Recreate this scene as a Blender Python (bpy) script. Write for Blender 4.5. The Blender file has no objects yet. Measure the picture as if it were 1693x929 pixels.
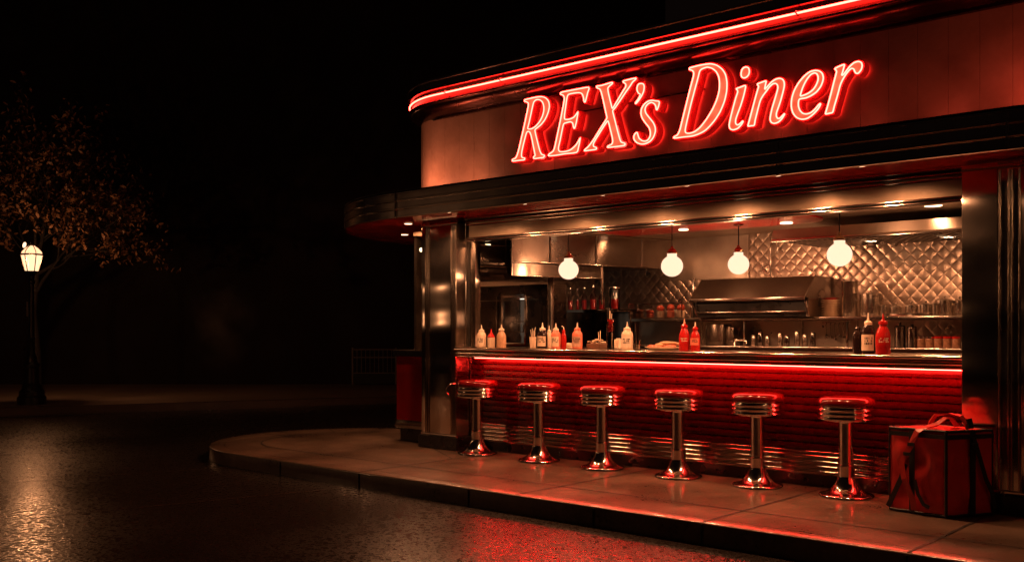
import bpy, bmesh, math, random
from mathutils import Vector, Matrix
random.seed(7)
R = math.radians
sc = bpy.context.scene
C = sc.collection

# ------------------------------------------------------------------ camera, world, exposure
F_PX, CX, HY, HC = 1640.0, 846.5, 545.0, 1.27
cam = bpy.data.cameras.new('camera'); co = bpy.data.objects.new('camera', cam); C.objects.link(co)
cam.sensor_width = 36.0; cam.lens = 36.0 * F_PX / 1693.0
cam.shift_x = 0.0; cam.shift_y = (HY - 464.5) / 1693.0
cam.clip_end = 500; cam.clip_start = 0.05
co.location = (0, 0, HC)
co.rotation_euler = (R(90), 0, math.atan2(0.6642, 0.7477))
sc.camera = co
w = bpy.data.worlds.new('World'); sc.world = w; w.use_nodes = True
bg = w.node_tree.nodes['Background']
bg.inputs['Color'].default_value = (1.0, 0.50, 0.38, 1); bg.inputs['Strength'].default_value = 0.0020
sc.view_settings.view_transform = 'Standard'; sc.view_settings.look = 'None'
sc.view_settings.exposure = 0.3; sc.view_settings.gamma = 1.0
sc.render.engine = 'CYCLES'
cy = sc.cycles
cy.use_denoising = True
cy.max_bounces = 6; cy.diffuse_bounces = 3; cy.glossy_bounces = 4; cy.transmission_bounces = 5; cy.transparent_max_bounces = 8
cy.sample_clamp_indirect = 3.0; cy.sample_clamp_direct = 0.0
cy.caustics_reflective = True; cy.caustics_refractive = False
cy.blur_glossy = 0.6
WARM = (1.0, 0.40, 0.175)

# ------------------------------------------------------------------ unprojection (photo pixel + a known plane -> metres)
fx, fy, rx, ry = -0.6642, 0.7477, 0.7477, 0.6642
def ray(px, py):
    u = (px - CX) / F_PX; v = (HY - py) / F_PX
    return fx + u * rx, fy + u * ry, v
def onY(px, py, Y):
    a, b, c = ray(px, py); t = Y / b; return (a * t, Y, HC + c * t)
def onZ(px, py, Z=0.0):
    a, b, c = ray(px, py); t = (Z - HC) / c; return (a * t, b * t, Z)
def atD(px, py, D):
    a, b, c = ray(px, py); return (a * D, b * D, HC + c * D)
def X_(px, Y): return onY(px, 500, Y)[0]

# ------------------------------------------------------------------ materials
def newmat(name):
    m = bpy.data.materials.new(name); m.use_nodes = True
    nt = m.node_tree; p = nt.nodes['Principled BSDF']; return m, nt, p
def setp(p, **k):
    for n, v in k.items():
        n = n.replace('_', ' ')
        if n in p.inputs: p.inputs[n].default_value = v
def c4(c): return (c[0], c[1], c[2], 1)
def coords(nt, scale=(1, 1, 1), rot=(0, 0, 0), kind='Object'):
    t = nt.nodes.new('ShaderNodeTexCoord'); mp = nt.nodes.new('ShaderNodeMapping')
    mp.inputs['Scale'].default_value = scale; mp.inputs['Rotation'].default_value = rot
    nt.links.new(t.outputs[kind], mp.inputs['Vector']); return mp.outputs['Vector']
def noise(nt, vec, scale, detail=3, rough=0.5):
    n = nt.nodes.new('ShaderNodeTexNoise'); n.inputs['Scale'].default_value = scale
    n.inputs['Detail'].default_value = detail; n.inputs['Roughness'].default_value = rough
    nt.links.new(vec, n.inputs['Vector']); return n.outputs['Fac']
def maprange(nt, fac, a, b, lo, hi):
    n = nt.nodes.new('ShaderNodeMapRange'); n.inputs[1].default_value = a; n.inputs[2].default_value = b
    n.inputs[3].default_value = lo; n.inputs[4].default_value = hi
    nt.links.new(fac, n.inputs[0]); return n.outputs[0]
def mixcol(nt, fac, a, b):
    n = nt.nodes.new('ShaderNodeMix'); n.data_type = 'RGBA'
    nt.links.new(fac, n.inputs[0]); n.inputs[6].default_value = c4(a); n.inputs[7].default_value = c4(b)
    return n.outputs[2]
def bump(nt, h, strength, dist, p, prev=None):
    n = nt.nodes.new('ShaderNodeBump'); n.inputs['Strength'].default_value = strength; n.inputs['Distance'].default_value = dist
    nt.links.new(h, n.inputs['Height'])
    if prev is not None: nt.links.new(prev, n.inputs['Normal'])
    nt.links.new(n.outputs[0], p.inputs['Normal']); return n.outputs[0]

def simple(name, base, rough=0.5, metal=0.0, var=0.15, nscale=6.0, bumpd=0.0, bscale=60.0, **k):
    m, nt, p = newmat(name)
    v = coords(nt)
    f = noise(nt, v, nscale, 4)
    col = mixcol(nt, maprange(nt, f, 0.3, 0.7, 0, 1), [c * (1 - var) for c in base], [min(1, c * (1 + var)) for c in base])
    nt.links.new(col, p.inputs['Base Color'])
    setp(p, Metallic=metal)
    f2 = noise(nt, v, nscale * 2.3, 3)
    nt.links.new(maprange(nt, f2, 0.3, 0.7, max(0.02, rough * (1 - var)), min(1, rough * (1 + var))), p.inputs['Roughness'])
    if bumpd: bump(nt, noise(nt, v, bscale, 3), 0.6, bumpd, p)
    for n, vv in k.items(): setp(p, **{n: vv})
    return m
def brushed(name, base=(0.62, 0.56, 0.50), rough=0.24, scale=(260, 260, 1.5), strength=0.25, smudge=0.25, wave=0.0, dist=0.0006, metal=1.0, aniso=0.0, arot=0.0, tz=0.0, oil=0.0):
    """stainless steel: long fine grain that spreads highlights across it, with faint smudges and slight sheet waviness"""
    m, nt, p = newmat(name); setp(p, Metallic=metal)
    if aniso:
        setp(p, Anisotropic=aniso, Anisotropic_Rotation=arot)
        tg = nt.nodes.new('ShaderNodeCombineXYZ'); tg.inputs[0].default_value = 1.0 - tz; tg.inputs[1].default_value = 0.2 * (1 - tz); tg.inputs[2].default_value = tz; nt.links.new(tg.outputs[0], p.inputs['Tangent'])
    v = coords(nt, scale); g = noise(nt, v, 1.0, 2)
    o = coords(nt)
    sm = noise(nt, o, 2.6, 5, 0.6)
    nt.links.new(mixcol(nt, maprange(nt, sm, 0.35, 0.7, 0, 1), base, [c * (1 - smudge) for c in base]), p.inputs['Base Color'])
    nt.links.new(maprange(nt, sm, 0.3, 0.7, rough * 0.85, rough * 1.3), p.inputs['Roughness'])
    prev = None
    if oil:
        prev = bump(nt, noise(nt, coords(nt, (0.25, 0.25, 2.6)), 1.0, 0), 1.0, oil, p)
    if wave:
        prev = bump(nt, noise(nt, o, 3.0, 1), 1.0, wave, p)
    bump(nt, g, strength, dist, p, prev)
    return m
def emit(name, col, strength, see=0.0):
    m = bpy.data.materials.new(name); m.use_nodes = True; nt = m.node_tree
    nt.nodes.clear(); e = nt.nodes.new('ShaderNodeEmission'); o = nt.nodes.new('ShaderNodeOutputMaterial')
    e.inputs[0].default_value = c4(col); e.inputs[1].default_value = strength
    if see:      # opal glass that lets part of the bulb's light through
        t = nt.nodes.new('ShaderNodeBsdfTransparent'); mx = nt.nodes.new('ShaderNodeMixShader'); mx.inputs[0].default_value = 1 - see
        e.inputs[1].default_value = strength / (1 - see)
        nt.links.new(t.outputs[0], mx.inputs[1]); nt.links.new(e.outputs[0], mx.inputs[2]); nt.links.new(mx.outputs[0], o.inputs[0]); return m
    nt.links.new(e.outputs[0], o.inputs[0]); return m
def glassy(name, col=(1, 1, 1), rough=0.02, alpha_mix=0.75):
    """thin clear glass: mostly see-through with a sharp reflection"""
    m = bpy.data.materials.new(name); m.use_nodes = True; nt = m.node_tree; nt.nodes.clear()
    t = nt.nodes.new('ShaderNodeBsdfTransparent'); g = nt.nodes.new('ShaderNodeBsdfGlossy'); o = nt.nodes.new('ShaderNodeOutputMaterial')
    t.inputs[0].default_value = c4(col); g.inputs['Roughness'].default_value = rough
    f = nt.nodes.new('ShaderNodeFresnel'); f.inputs[0].default_value = 1.5
    a = nt.nodes.new('ShaderNodeMath'); a.operation = 'MULTIPLY_ADD'; a.inputs[1].default_value = 1.2; a.inputs[2].default_value = 1 - alpha_mix - 0.2
    nt.links.new(f.outputs[0], a.inputs[0])
    mx = nt.nodes.new('ShaderNodeMixShader'); nt.links.new(a.outputs[0], mx.inputs[0])
    nt.links.new(t.outputs[0], mx.inputs[1]); nt.links.new(g.outputs[0], mx.inputs[2]); nt.links.new(mx.outputs[0], o.inputs[0])
    return m

M = {}
M['steel_v'] = brushed('brushed_steel_vertical', scale=(420, 420, 2.0), rough=0.19, strength=0.05, aniso=0.9, arot=0.0, oil=0.05)
M['steel_h'] = brushed('brushed_steel_horizontal', scale=(2.0, 420, 420), rough=0.2, strength=0.22, wave=0.004)
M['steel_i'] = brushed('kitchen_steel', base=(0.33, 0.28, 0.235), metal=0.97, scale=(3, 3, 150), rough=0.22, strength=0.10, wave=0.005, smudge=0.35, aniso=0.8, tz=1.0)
M['fascia'] = brushed('canopy_steel', base=(0.80, 0.73, 0.66), scale=(3, 3, 300), rough=0.16, strength=0.06, wave=0.0015, smudge=0.4)
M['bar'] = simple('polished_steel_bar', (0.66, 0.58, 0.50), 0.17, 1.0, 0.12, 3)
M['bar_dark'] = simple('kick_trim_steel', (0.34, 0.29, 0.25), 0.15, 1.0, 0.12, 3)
M['chrome'] = simple('polished_chrome', (0.80, 0.74, 0.68), 0.12, 1.0, 0.12, 9)
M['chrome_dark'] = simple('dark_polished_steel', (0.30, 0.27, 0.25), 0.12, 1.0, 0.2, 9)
M['pot'] = simple('worn_pot_steel', (0.62, 0.55, 0.48), 0.24, 1.0, 0.15, 12)
M['gap'] = simple('black_rubber', (0.012, 0.011, 0.010), 0.6, 0, 0.2)
M['black'] = simple('black_plinth', (0.012, 0.010, 0.009), 0.32, 0, 0.3, 5, 0.001, 30)
M['red_soffit'] = simple('red_gloss_soffit', (0.38, 0.020, 0.014), 0.2, 0.0, 0.2, 2.0, 0.0015, 5)
M['vinyl'] = simple('red_vinyl', (0.11, 0.004, 0.004), 0.14, 0, 0.10, 12, 0.0004, 90)
M['neon'] = emit('neon_tube_glow', (1.0, 0.026, 0.017), 34.0)
M['neon_lt'] = emit('letter_tube_glow', (1.0, 0.042, 0.030), 20.0)
M['led'] = emit('red_strip_glow', (1.0, 0.020, 0.014), 88.0)
M['globe'] = emit('opal_globe_glow', (1.0, 0.60, 0.40), 1.05, 0.2)
M['disc'] = emit('downlight_glow', (1.0, 0.66, 0.38), 5.0)
M['glass'] = glassy('clear_glass')
M['white'] = simple('white_plastic', (0.78, 0.66, 0.52), 0.35, 0, 0.05, 20)
M['cream'] = simple('cream_plastic', (0.74, 0.58, 0.42), 0.3, 0, 0.08, 20)
M['ketchup'] = simple('ketchup_red', (0.42, 0.012, 0.010), 0.2, 0, 0.2, 25)
M['salmon'] = simple('salmon_sauce', (0.72, 0.20, 0.12), 0.3, 0, 0.1, 25)
M['darkliq'] = simple('dark_sauce', (0.02, 0.010, 0.008), 0.12, 0, 0.2, 25)
M['redglass'] = simple('red_syrup', (0.46, 0.03, 0.03), 0.08, 0, 0.25, 25)
M['iron'] = simple('black_cast_iron', (0.018, 0.016, 0.015), 0.38, 0.3, 0.3, 20, 0.0015, 40)

def letter_face():
    m, nt, p = newmat('letter_face_lit')
    v = coords(nt); f = noise(nt, v, 9, 3)
    nt.links.new(mixcol(nt, maprange(nt, f, 0.35, 0.65, 0, 1), (1.0, 0.009, 0.0035), (1.0, 0.020, 0.009)), p.inputs['Emission Color'])
    setp(p, Base_Color=(0.6, 0.15, 0.1, 1), Roughness=0.3, Emission_Strength=7.0); return m
M['face'] = letter_face()
M['halo'] = emit('added_halo_glow', (1.0, 0.02, 0.015), 8.0)
def letter_body():
    m, nt, p = newmat('letter_can_lit')
    setp(p, Base_Color=(0.5, 0.01, 0.01, 1), Roughness=0.3, Emission_Color=(1.0, 0.010, 0.008, 1), Emission_Strength=0.14); return m
M['can'] = letter_body()

def wall_paint():
    m, nt, p = newmat('cream_painted_metal')
    v = coords(nt); f = noise(nt, v, 2.2, 5, 0.65)
    nt.links.new(mixcol(nt, maprange(nt, f, 0.3, 0.7, 0, 1), (0.18, 0.130, 0.090), (0.28, 0.215, 0.16)), p.inputs['Base Color'])
    nt.links.new(maprange(nt, noise(nt, v, 7, 3), 0.3, 0.7, 0.28, 0.48), p.inputs['Roughness'])
    setp(p, Metallic=0.15)
    b1 = bump(nt, noise(nt, v, 14, 4, 0.6), 0.55, 0.006, p); bump(nt, noise(nt, v, 70, 3), 0.4, 0.0015, p, b1)
    return m
M['wall'] = wall_paint()

def diamond():
    m, nt, p = newmat('quilted_steel'); setp(p, Metallic=1.0)
    v = coords(nt)
    sep = nt.nodes.new('ShaderNodeSeparateXYZ'); nt.links.new(v, sep.inputs[0])
    def math_(op, a, b=None, c=None):
        n = nt.nodes.new('ShaderNodeMath'); n.operation = op
        for i, q in enumerate((a, b, c)):
            if q is None: continue
            if isinstance(q, (int, float)): n.inputs[i].default_value = q
            else: nt.links.new(q, n.inputs[i])
        return n.outputs[0]
    s = 1 / 0.128
    hs = []
    for sg in (1, -1):
        t = math_('MULTIPLY', math_('ADD', sep.outputs[0], math_('MULTIPLY', sep.outputs[2], sg * 0.92)), s)
        fr = math_('FRACT', t)
        d = math_('MULTIPLY', math_('ABSOLUTE', math_('SUBTRACT', fr, 0.5)), 2.0)      # 0 mid .. 1 seam
        hs.append(math_('SUBTRACT', 1.0, math_('POWER', d, 2.2)))
    h = math_('POWER', math_('MULTIPLY', hs[0], hs[1]), 0.55)
    mn = math_('MINIMUM', hs[0], hs[1])
    sm = noise(nt, v, 4, 4)
    seam = maprange(nt, mn, 0.0, 0.10, 0.0, 1.0)
    mul = nt.nodes.new('ShaderNodeMix'); mul.data_type = 'RGBA'; nt.links.new(seam, mul.inputs[0])
    mul.inputs[6].default_value = (0.30, 0.24, 0.20, 1)
    nt.links.new(mixcol(nt, sm, (0.60, 0.50, 0.42), (0.50, 0.42, 0.35)), mul.inputs[7]); nt.links.new(mul.outputs[2], p.inputs['Base Color'])
    nt.links.new(maprange(nt, sm, 0.3, 0.7, 0.26, 0.38), p.inputs['Roughness'])
    b1 = bump(nt, h, 1.0, 0.0052, p); bump(nt, noise(nt, v, 16, 2), 0.4, 0.004, p, b1)
    return m
M['quilt'] = diamond()

def asphalt():
    m, nt, p = newmat('wet_asphalt')
    v = coords(nt)
    big = noise(nt, v, 0.35, 4, 0.6); puddle = maprange(nt, big, 0.40, 0.62, 0.0, 1.0)
    grain = noise(nt, v, 33, 2, 0.6); mid = noise(nt, v, 7, 3, 0.6)
    nt.links.new(mixcol(nt, maprange(nt, grain, 0.3, 0.7, 0, 1), (0.006, 0.005, 0.0045), (0.022, 0.017, 0.014)), p.inputs['Base Color'])
    g = nt.nodes.new('ShaderNodeMath'); g.operation = 'MULTIPLY_ADD'
    nt.links.new(maprange(nt, grain, 0.38, 0.66, 0.34, 0.0), g.inputs[0]); nt.links.new(maprange(nt, puddle, 0, 1, 1.0, 0.55), g.inputs[1]); g.inputs[2].default_value = 0.12
    nt.links.new(g.outputs[0], p.inputs['Roughness'])
    nt.links.new(maprange(nt, grain, 0.36, 0.62, 0.08, 0.85), p.inputs['Specular IOR Level'])
    b1 = bump(nt, mid, 0.5, 0.004, p)
    n = nt.nodes.new('ShaderNodeBump'); nt.links.new(grain, n.inputs['Height']); n.inputs['Distance'].default_value = 0.004
    nt.links.new(maprange(nt, puddle, 0, 1, 0.75, 0.35), n.inputs['Strength']); nt.links.new(b1, n.inputs['Normal'])
    nt.links.new(n.outputs[0], p.inputs['Normal'])
    return m
M['asphalt'] = asphalt()
def pavement(name, a, b, r0, r1, wet=0.0):
    m, nt, p = newmat(name)
    v = coords(nt); f = noise(nt, v, 1.3, 6, 0.65); g = noise(nt, v, 9, 4, 0.7); h = noise(nt, v, 34, 3, 0.6)
    cm = nt.nodes.new('ShaderNodeMath'); cm.operation = 'MULTIPLY_ADD'; nt.links.new(h, cm.inputs[0]); cm.inputs[1].default_value = 0.35
    c2 = nt.nodes.new('ShaderNodeMath'); c2.operation = 'MULTIPLY'; nt.links.new(f, c2.inputs[0]); c2.inputs[1].default_value = 0.65; nt.links.new(c2.outputs[0], cm.inputs[2])
    nt.links.new(mixcol(nt, maprange(nt, cm.outputs[0], 0.3, 0.72, 0, 1), a, b), p.inputs['Base Color'])
    n = nt.nodes.new('ShaderNodeMath'); n.operation = 'ADD'; nt.links.new(maprange(nt, f, 0.25, 0.75, r0, r1), n.inputs[0])
    nt.links.new(maprange(nt, h, 0.3, 0.7, -0.06, 0.10), n.inputs[1]); nt.links.new(n.outputs[0], p.inputs['Roughness'])
    b1 = bump(nt, noise(nt, v, 3.0, 2), 0.5, 0.005, p); b2 = bump(nt, g, 0.5, 0.0022, p, b1); b3 = bump(nt, h, 0.6, 0.0020, p, b2)
    if wet:
        setp(p, Coat_IOR=1.45)
        nt.links.new(maprange(nt, f, 0.35, 0.65, wet, wet * 0.45), p.inputs['Coat Weight'])
        nt.links.new(maprange(nt, g, 0.35, 0.65, 0.05, 0.18), p.inputs['Coat Roughness'])
        nt.links.new(b2, p.inputs['Coat Normal'])
    return m
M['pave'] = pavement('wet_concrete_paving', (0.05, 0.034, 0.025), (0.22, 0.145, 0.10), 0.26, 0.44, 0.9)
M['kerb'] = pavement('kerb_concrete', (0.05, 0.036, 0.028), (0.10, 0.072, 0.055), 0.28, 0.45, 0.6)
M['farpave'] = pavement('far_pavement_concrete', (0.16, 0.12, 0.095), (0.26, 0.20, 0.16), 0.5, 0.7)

def red_ribs():
    m, nt, p = newmat('red_ribbed_enamel')
    v = coords(nt); f = noise(nt, v, 120, 2); g = noise(nt, v, 2.0, 4)
    nt.links.new(mixcol(nt, g, (0.052, 0.0020, 0.0020), (0.038, 0.0015, 0.0015)), p.inputs['Base Color'])
    nt.links.new(maprange(nt, noise(nt, v, 8, 3), 0.3, 0.7, 0.20, 0.36), p.inputs['Roughness'])
    setp(p, Specular_IOR_Level=0.3); return m
M['ribs'] = red_ribs()
M['nylon'] = simple('red_nylon', (0.56, 0.024, 0.022), 0.40, 0, 0.18, 8, 0.004, 9)
M['nylon_hi'] = simple('red_webbing', (0.42, 0.022, 0.016), 0.38, 0, 0.12, 30, 0.0008, 140)
M['webbing'] = simple('black_webbing', (0.012, 0.010, 0.010), 0.5, 0, 0.2, 30, 0.0008, 140)
M['food'] = simple('toasted_bread', (0.55, 0.33, 0.18), 0.6, 0, 0.25, 30, 0.003, 30)
M['bun'] = simple('glazed_red_bun', (0.55, 0.10, 0.06), 0.3, 0, 0.3, 18, 0.003, 30)
M['brickdark'] = simple('dark_render', (0.020, 0.012, 0.009), 0.9, 0, 0.12, 0.4, 0.004, 20)
M['leaf'] = simple('autumn_leaf', (0.19, 0.095, 0.045), 0.55, 0, 0.35, 3.0)
M['bark'] = simple('bark', (0.008, 0.006, 0.005), 0.85, 0, 0.3, 10, 0.01, 25)
M['lampglass'] = emit('lantern_glow', (1.0, 0.60, 0.33), 1.25, 0.12)
M['fridge_in'] = emit('fridge_interior_glow', (1.0, 0.72, 0.5), 0.08)

# ------------------------------------------------------------------ object helpers
OFF = {}
def link(o): C.objects.link(o); return o
def thing(name, label, cat, loc=(0, 0, 0), rotz=0.0, group=None):
    o = link(bpy.data.objects.new(name, None)); o.empty_display_size = 0.1
    o.location = loc; o.rotation_euler = (0, 0, rotz); o['label'] = label; o['category'] = cat
    if group: o['group'] = group
    OFF[o.name] = Vector(loc); return o
def tag(o, label, cat, group=None):
    o['label'] = label; o['category'] = cat
    if group: o['group'] = group
    return o
SPLIT = {'shelf_bracket', 'fascia_seam', 'shoulder_strap', 'band', 'wing_trim', 'tube_clip', 'webbing_band', 'buckle', 'corner_bead', 'jamb_bead', 'wall_strip', 'post', 'rail', 'picket', 'counter_trim',
         'header_trim', 'window_frame', 'door_frame', 'fridge_shelf', 'fridge_light', 'fridge_trim', 'fridge_body', 'bread_roll', 'straw', 'skewer', 'pot_handle', 'napkin', 'kitchen_side_wall', 'cabinet_shelf', 'plain_steel_sheet', 'light_strip'}
def islands(bm):
    seen = set(); out = []
    for v in bm.verts:
        if v in seen: continue
        st = [v]; seen.add(v); isl = []
        while st:
            q = st.pop(); isl.append(q)
            for e in q.link_edges:
                o = e.other_vert(q)
                if o not in seen: seen.add(o); st.append(o)
        out.append(isl)
    return out
def finish(bm, name, mat, parent=None, world=False, smooth=None, label=None):
    if name in SPLIT and parent is not None:
        bm.normal_update(); bm.verts.index_update(); isl = islands(bm)
        if len(isl) > 1:
            res = None
            for one in isl:
                ids = {v: i for i, v in enumerate(one)}; nb2 = bmesh.new(); vs = [nb2.verts.new(v.co) for v in one]
                for f in {f for v in one for f in v.link_faces}: nb2.faces.new([vs[ids[v]] for v in f.verts])
                r_ = finish1(nb2, name, mat, parent, world, smooth, label); res = res or r_
            bm.free(); return res
    return finish1(bm, name, mat, parent, world, smooth, label)
def finish1(bm, name, mat, parent=None, world=False, smooth=None, label=None):
    me = bpy.data.meshes.new(name)
    if world and parent is not None:
        bmesh.ops.translate(bm, verts=bm.verts, vec=-OFF[parent.name])
    bm.normal_update(); bm.to_mesh(me); bm.free()
    o = link(bpy.data.objects.new(name, me)); o.data.materials.append(mat)
    if smooth is not None:
        for p in me.polygons: p.use_smooth = True
        me.set_sharp_from_angle(angle=R(smooth))
    if parent is not None:
        o.parent = parent; OFF[o.name] = OFF.get(parent.name, Vector((0, 0, 0)))
    if label: o['label'] = label
    return o
def dup(root, loc, rotz=None, label=None):
    r = root.copy(); C.objects.link(r); r.location = loc
    if rotz is not None: r.rotation_euler = (0, 0, rotz)
    if label: r['label'] = label
    for ch in list(root.children):
        c = ch.copy(); C.objects.link(c); c.parent = r
        for g in ch.children:
            d = g.copy(); C.objects.link(d); d.parent = c
    return r
def box(bm, x0, x1, y0, y1, z0, z1, bev=0.0):
    vs = [bm.verts.new(v) for v in ((x0, y0, z0), (x1, y0, z0), (x1, y1, z0), (x0, y1, z0), (x0, y0, z1), (x1, y0, z1), (x1, y1, z1), (x0, y1, z1))]
    fs = [bm.faces.new([vs[i] for i in f]) for f in ((3, 2, 1, 0), (4, 5, 6, 7), (0, 1, 5, 4), (1, 2, 6, 5), (2, 3, 7, 6), (3, 0, 4, 7))]
    if bev:
        es = list({e for f in fs for e in f.edges})
        bmesh.ops.bevel(bm, geom=es, offset=bev, segments=2, affect='EDGES', profile=0.5)
    return vs
def prism(bm, poly, z0, z1):
    """poly: counter-clockwise (x, y) outline, solid between z0 and z1"""
    lo = [bm.verts.new((x, y, z0)) for x, y in poly]; hi = [bm.verts.new((x, y, z1)) for x, y in poly]
    bm.faces.new(list(reversed(lo))); bm.faces.new(hi)
    n = len(poly)
    for i in range(n):
        j = (i + 1) % n; bm.faces.new((lo[i], lo[j], hi[j], hi[i]))
def lathe(bm, prof, c=(0, 0, 0), seg=32, sx=1.0, sy=1.0):
    """prof: (r, z) from bottom to top, closed by end caps"""
    rings = []
    for r, z in prof:
        if r < 1e-5: rings.append([bm.verts.new((c[0], c[1], c[2] + z))])
        else: rings.append([bm.verts.new((c[0] + sx * r * math.cos(2 * math.pi * k / seg), c[1] + sy * r * math.sin(2 * math.pi * k / seg), c[2] + z)) for k in range(seg)])
    for a, b in zip(rings[:-1], rings[1:]):
        for k in range(seg):
            k2 = (k + 1) % seg
            if len(a) == 1 and len(b) == 1: continue
            if len(a) == 1: bm.faces.new((a[0], b[k2], b[k]))
            elif len(b) == 1: bm.faces.new((a[k], a[k2], b[0]))
            else: bm.faces.new((a[k], a[k2], b[k2], b[k]))
    if len(rings[0]) > 1: bm.faces.new(list(reversed(rings[0])))
    if len(rings[-1]) > 1: bm.faces.new(rings[-1])
def tube(bm, pts, r, seg=8, closed=False, r1=None):
    pts = [Vector(p) for p in pts]; n = len(pts); rings = []
    up = None
    for i, p in enumerate(pts):
        if closed: d = pts[(i + 1) % n] - pts[i - 1]
        else: d = pts[min(i + 1, n - 1)] - pts[max(i - 1, 0)]
        d.normalize()
        if up is None:
            up = Vector((0, 0, 1)) if abs(d.z) < 0.9 else Vector((1, 0, 0))
        s = d.cross(up); s.normalize(); t = s.cross(d); t.normalize(); up = t
        rr = r if r1 is None else r + (r1 - r) * i / max(1, n - 1)
        rings.append([bm.verts.new(p + s * rr * math.cos(2 * math.pi * k / seg) + t * rr * math.sin(2 * math.pi * k / seg)) for k in range(seg)])
    m = n if closed else n - 1
    for i in range(m):
        a, b = rings[i], rings[(i + 1) % n]
        best = 0
        if closed and i == n - 1:
            best = min(range(seg), key=lambda q: sum((a[k].co - b[(k + q) % seg].co).length for k in range(seg)))
        for k in range(seg):
            k2 = (k + 1) % seg
            bm.faces.new((a[k], b[(k + best) % seg], b[(k2 + best) % seg], a[k2]))
    if not closed:
        bm.faces.new(rings[0]); bm.faces.new(list(reversed(rings[-1])))
def strap(bm, pts, wdt, thk, side):
    """flat band through pts; side: width direction (one vector or one per point)"""
    pts = [Vector(p) for p in pts]; n = len(pts); rows = []
    for i, p in enumerate(pts):
        d = pts[min(i + 1, n - 1)] - pts[max(i - 1, 0)]; d.normalize()
        s = Vector(side[i] if isinstance(side, list) else side); s = (s - d * s.dot(d)).normalized(); t = d.cross(s).normalized()
        rows.append([bm.verts.new(p + s * a * wdt / 2 + t * b * thk / 2) for a, b in ((-1, -1), (1, -1), (1, 1), (-1, 1))])
    for a, b in zip(rows[:-1], rows[1:]):
        for k in range(4): bm.faces.new((a[k], a[(k + 1) % 4], b[(k + 1) % 4], b[k]))
    bm.faces.new(list(reversed(rows[0]))); bm.faces.new(rows[-1])
    bmesh.ops.recalc_face_normals(bm, faces=bm.faces)
def round_path(xl, xr, yf, Rl, Rr, yb, seg=20):
    """front outline seen from above: left side (from yb), rounded corner, front line at yf, rounded corner, right side; with outward normals"""
    P = [((xl - Rl, yb), (-1, 0))]
    for k in range(seg + 1):
        a = math.pi + (math.pi / 2) * k / seg
        P.append(((xl + Rl * math.cos(a), yf + Rl + Rl * math.sin(a)), (math.cos(a), math.sin(a))))
    for k in range(seg + 1):
        a = 1.5 * math.pi + (math.pi / 2) * k / seg
        P.append(((xr + Rr * math.cos(a), yf + Rr + Rr * math.sin(a)), (math.cos(a), math.sin(a))))
    P.append(((xr + Rr, yb), (1, 0)))
    return P
def sweep(bm, path, prof, closed_prof=True):
    """prof: (outward offset, z) loop swept along the path"""
    rows = [[bm.verts.new((p[0] + n[0] * o, p[1] + n[1] * o, z)) for o, z in prof] for p, n in path]
    m = len(prof); rng = m if closed_prof else m - 1
    for a, b in zip(rows[:-1], rows[1:]):
        for k in range(rng):
            k2 = (k + 1) % m
            bm.faces.new((a[k], b[k], b[k2], a[k2]))
    if closed_prof:
        bm.faces.new(list(reversed(rows[0]))); bm.faces.new(rows[-1])
    bmesh.ops.recalc_face_normals(bm, faces=bm.faces)
def lamp(kind, loc, power, col, size=0.1, rot=(0, 0, 0), spot=None, blend=0.6):
    l = bpy.data.lights.new(kind.lower() + '_lamp', kind); l.energy = power; l.color = col
    if kind == 'AREA': l.shape = 'DISK'; l.size = size
    else: l.shadow_soft_size = size
    if kind == 'SPOT': l.spot_size = R(spot or 120); l.spot_blend = blend
    o = link(bpy.data.objects.new(kind.lower() + '_lamp', l)); o.location = loc; o.rotation_euler = rot
    return o
def struct(o): o['kind'] = 'structure'; return o

# ------------------------------------------------------------------ ground
bm = bmesh.new()
for f in range(1):
    vs = [bm.verts.new(v) for v in ((-90, -40, -0.14), (60, -40, -0.14), (60, 90, -0.14), (-90, 90, -0.14))]; bm.faces.new(vs)
struct(finish(bm, 'road', M['asphalt']))
# tar-filled seams in the road
bm = bmesh.new()
def ground_strip(bm, a, b, wd, z):
    a = Vector(a[:2]); b = Vector(b[:2]); d = (b - a).normalized(); n = Vector((-d.y, d.x)) * wd / 2
    vs = [bm.verts.new((q.x, q.y, z)) for q in (a - n, b - n, b + n, a + n)]; bm.faces.new(vs)
Zr = -0.14
for (p0, p1) in (((0, 798), (420, 770)), ((0, 752), (330, 735)), ((60, 855), (640, 800)), ((560, 700), (250, 688))):
    A = onZ(*p0, Zr); B = onZ(*p1, Zr); ground_strip(bm, A, B, 0.022, Zr + 0.004)
struct(finish(bm, 'road_seams', simple('tar_seam', (0.05, 0.035, 0.028), 0.25, 0, 0.3, 8, 0.004, 20)))

def island(off, grow=0.0, z=None):
    """outline of the diner's pavement, inset by off"""
    P = [(8.0, 5.72 + off)]
    c = (-8.95, 7.22); Rr = 1.5 - off
    for k in range(33):
        a = 1.5 * math.pi - math.pi * 0.86 * k / 32
        P.append((c[0] + Rr * math.cos(a), c[1] + Rr * math.sin(a)))
    P += [(-8.6 + off * .5, 9.4 + off), (-8.6 + off * .5, 14.0), (8.0, 14.0)]
    return P
outer = island(0.0); inn = island(0.16)
bm = bmesh.new()
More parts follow.
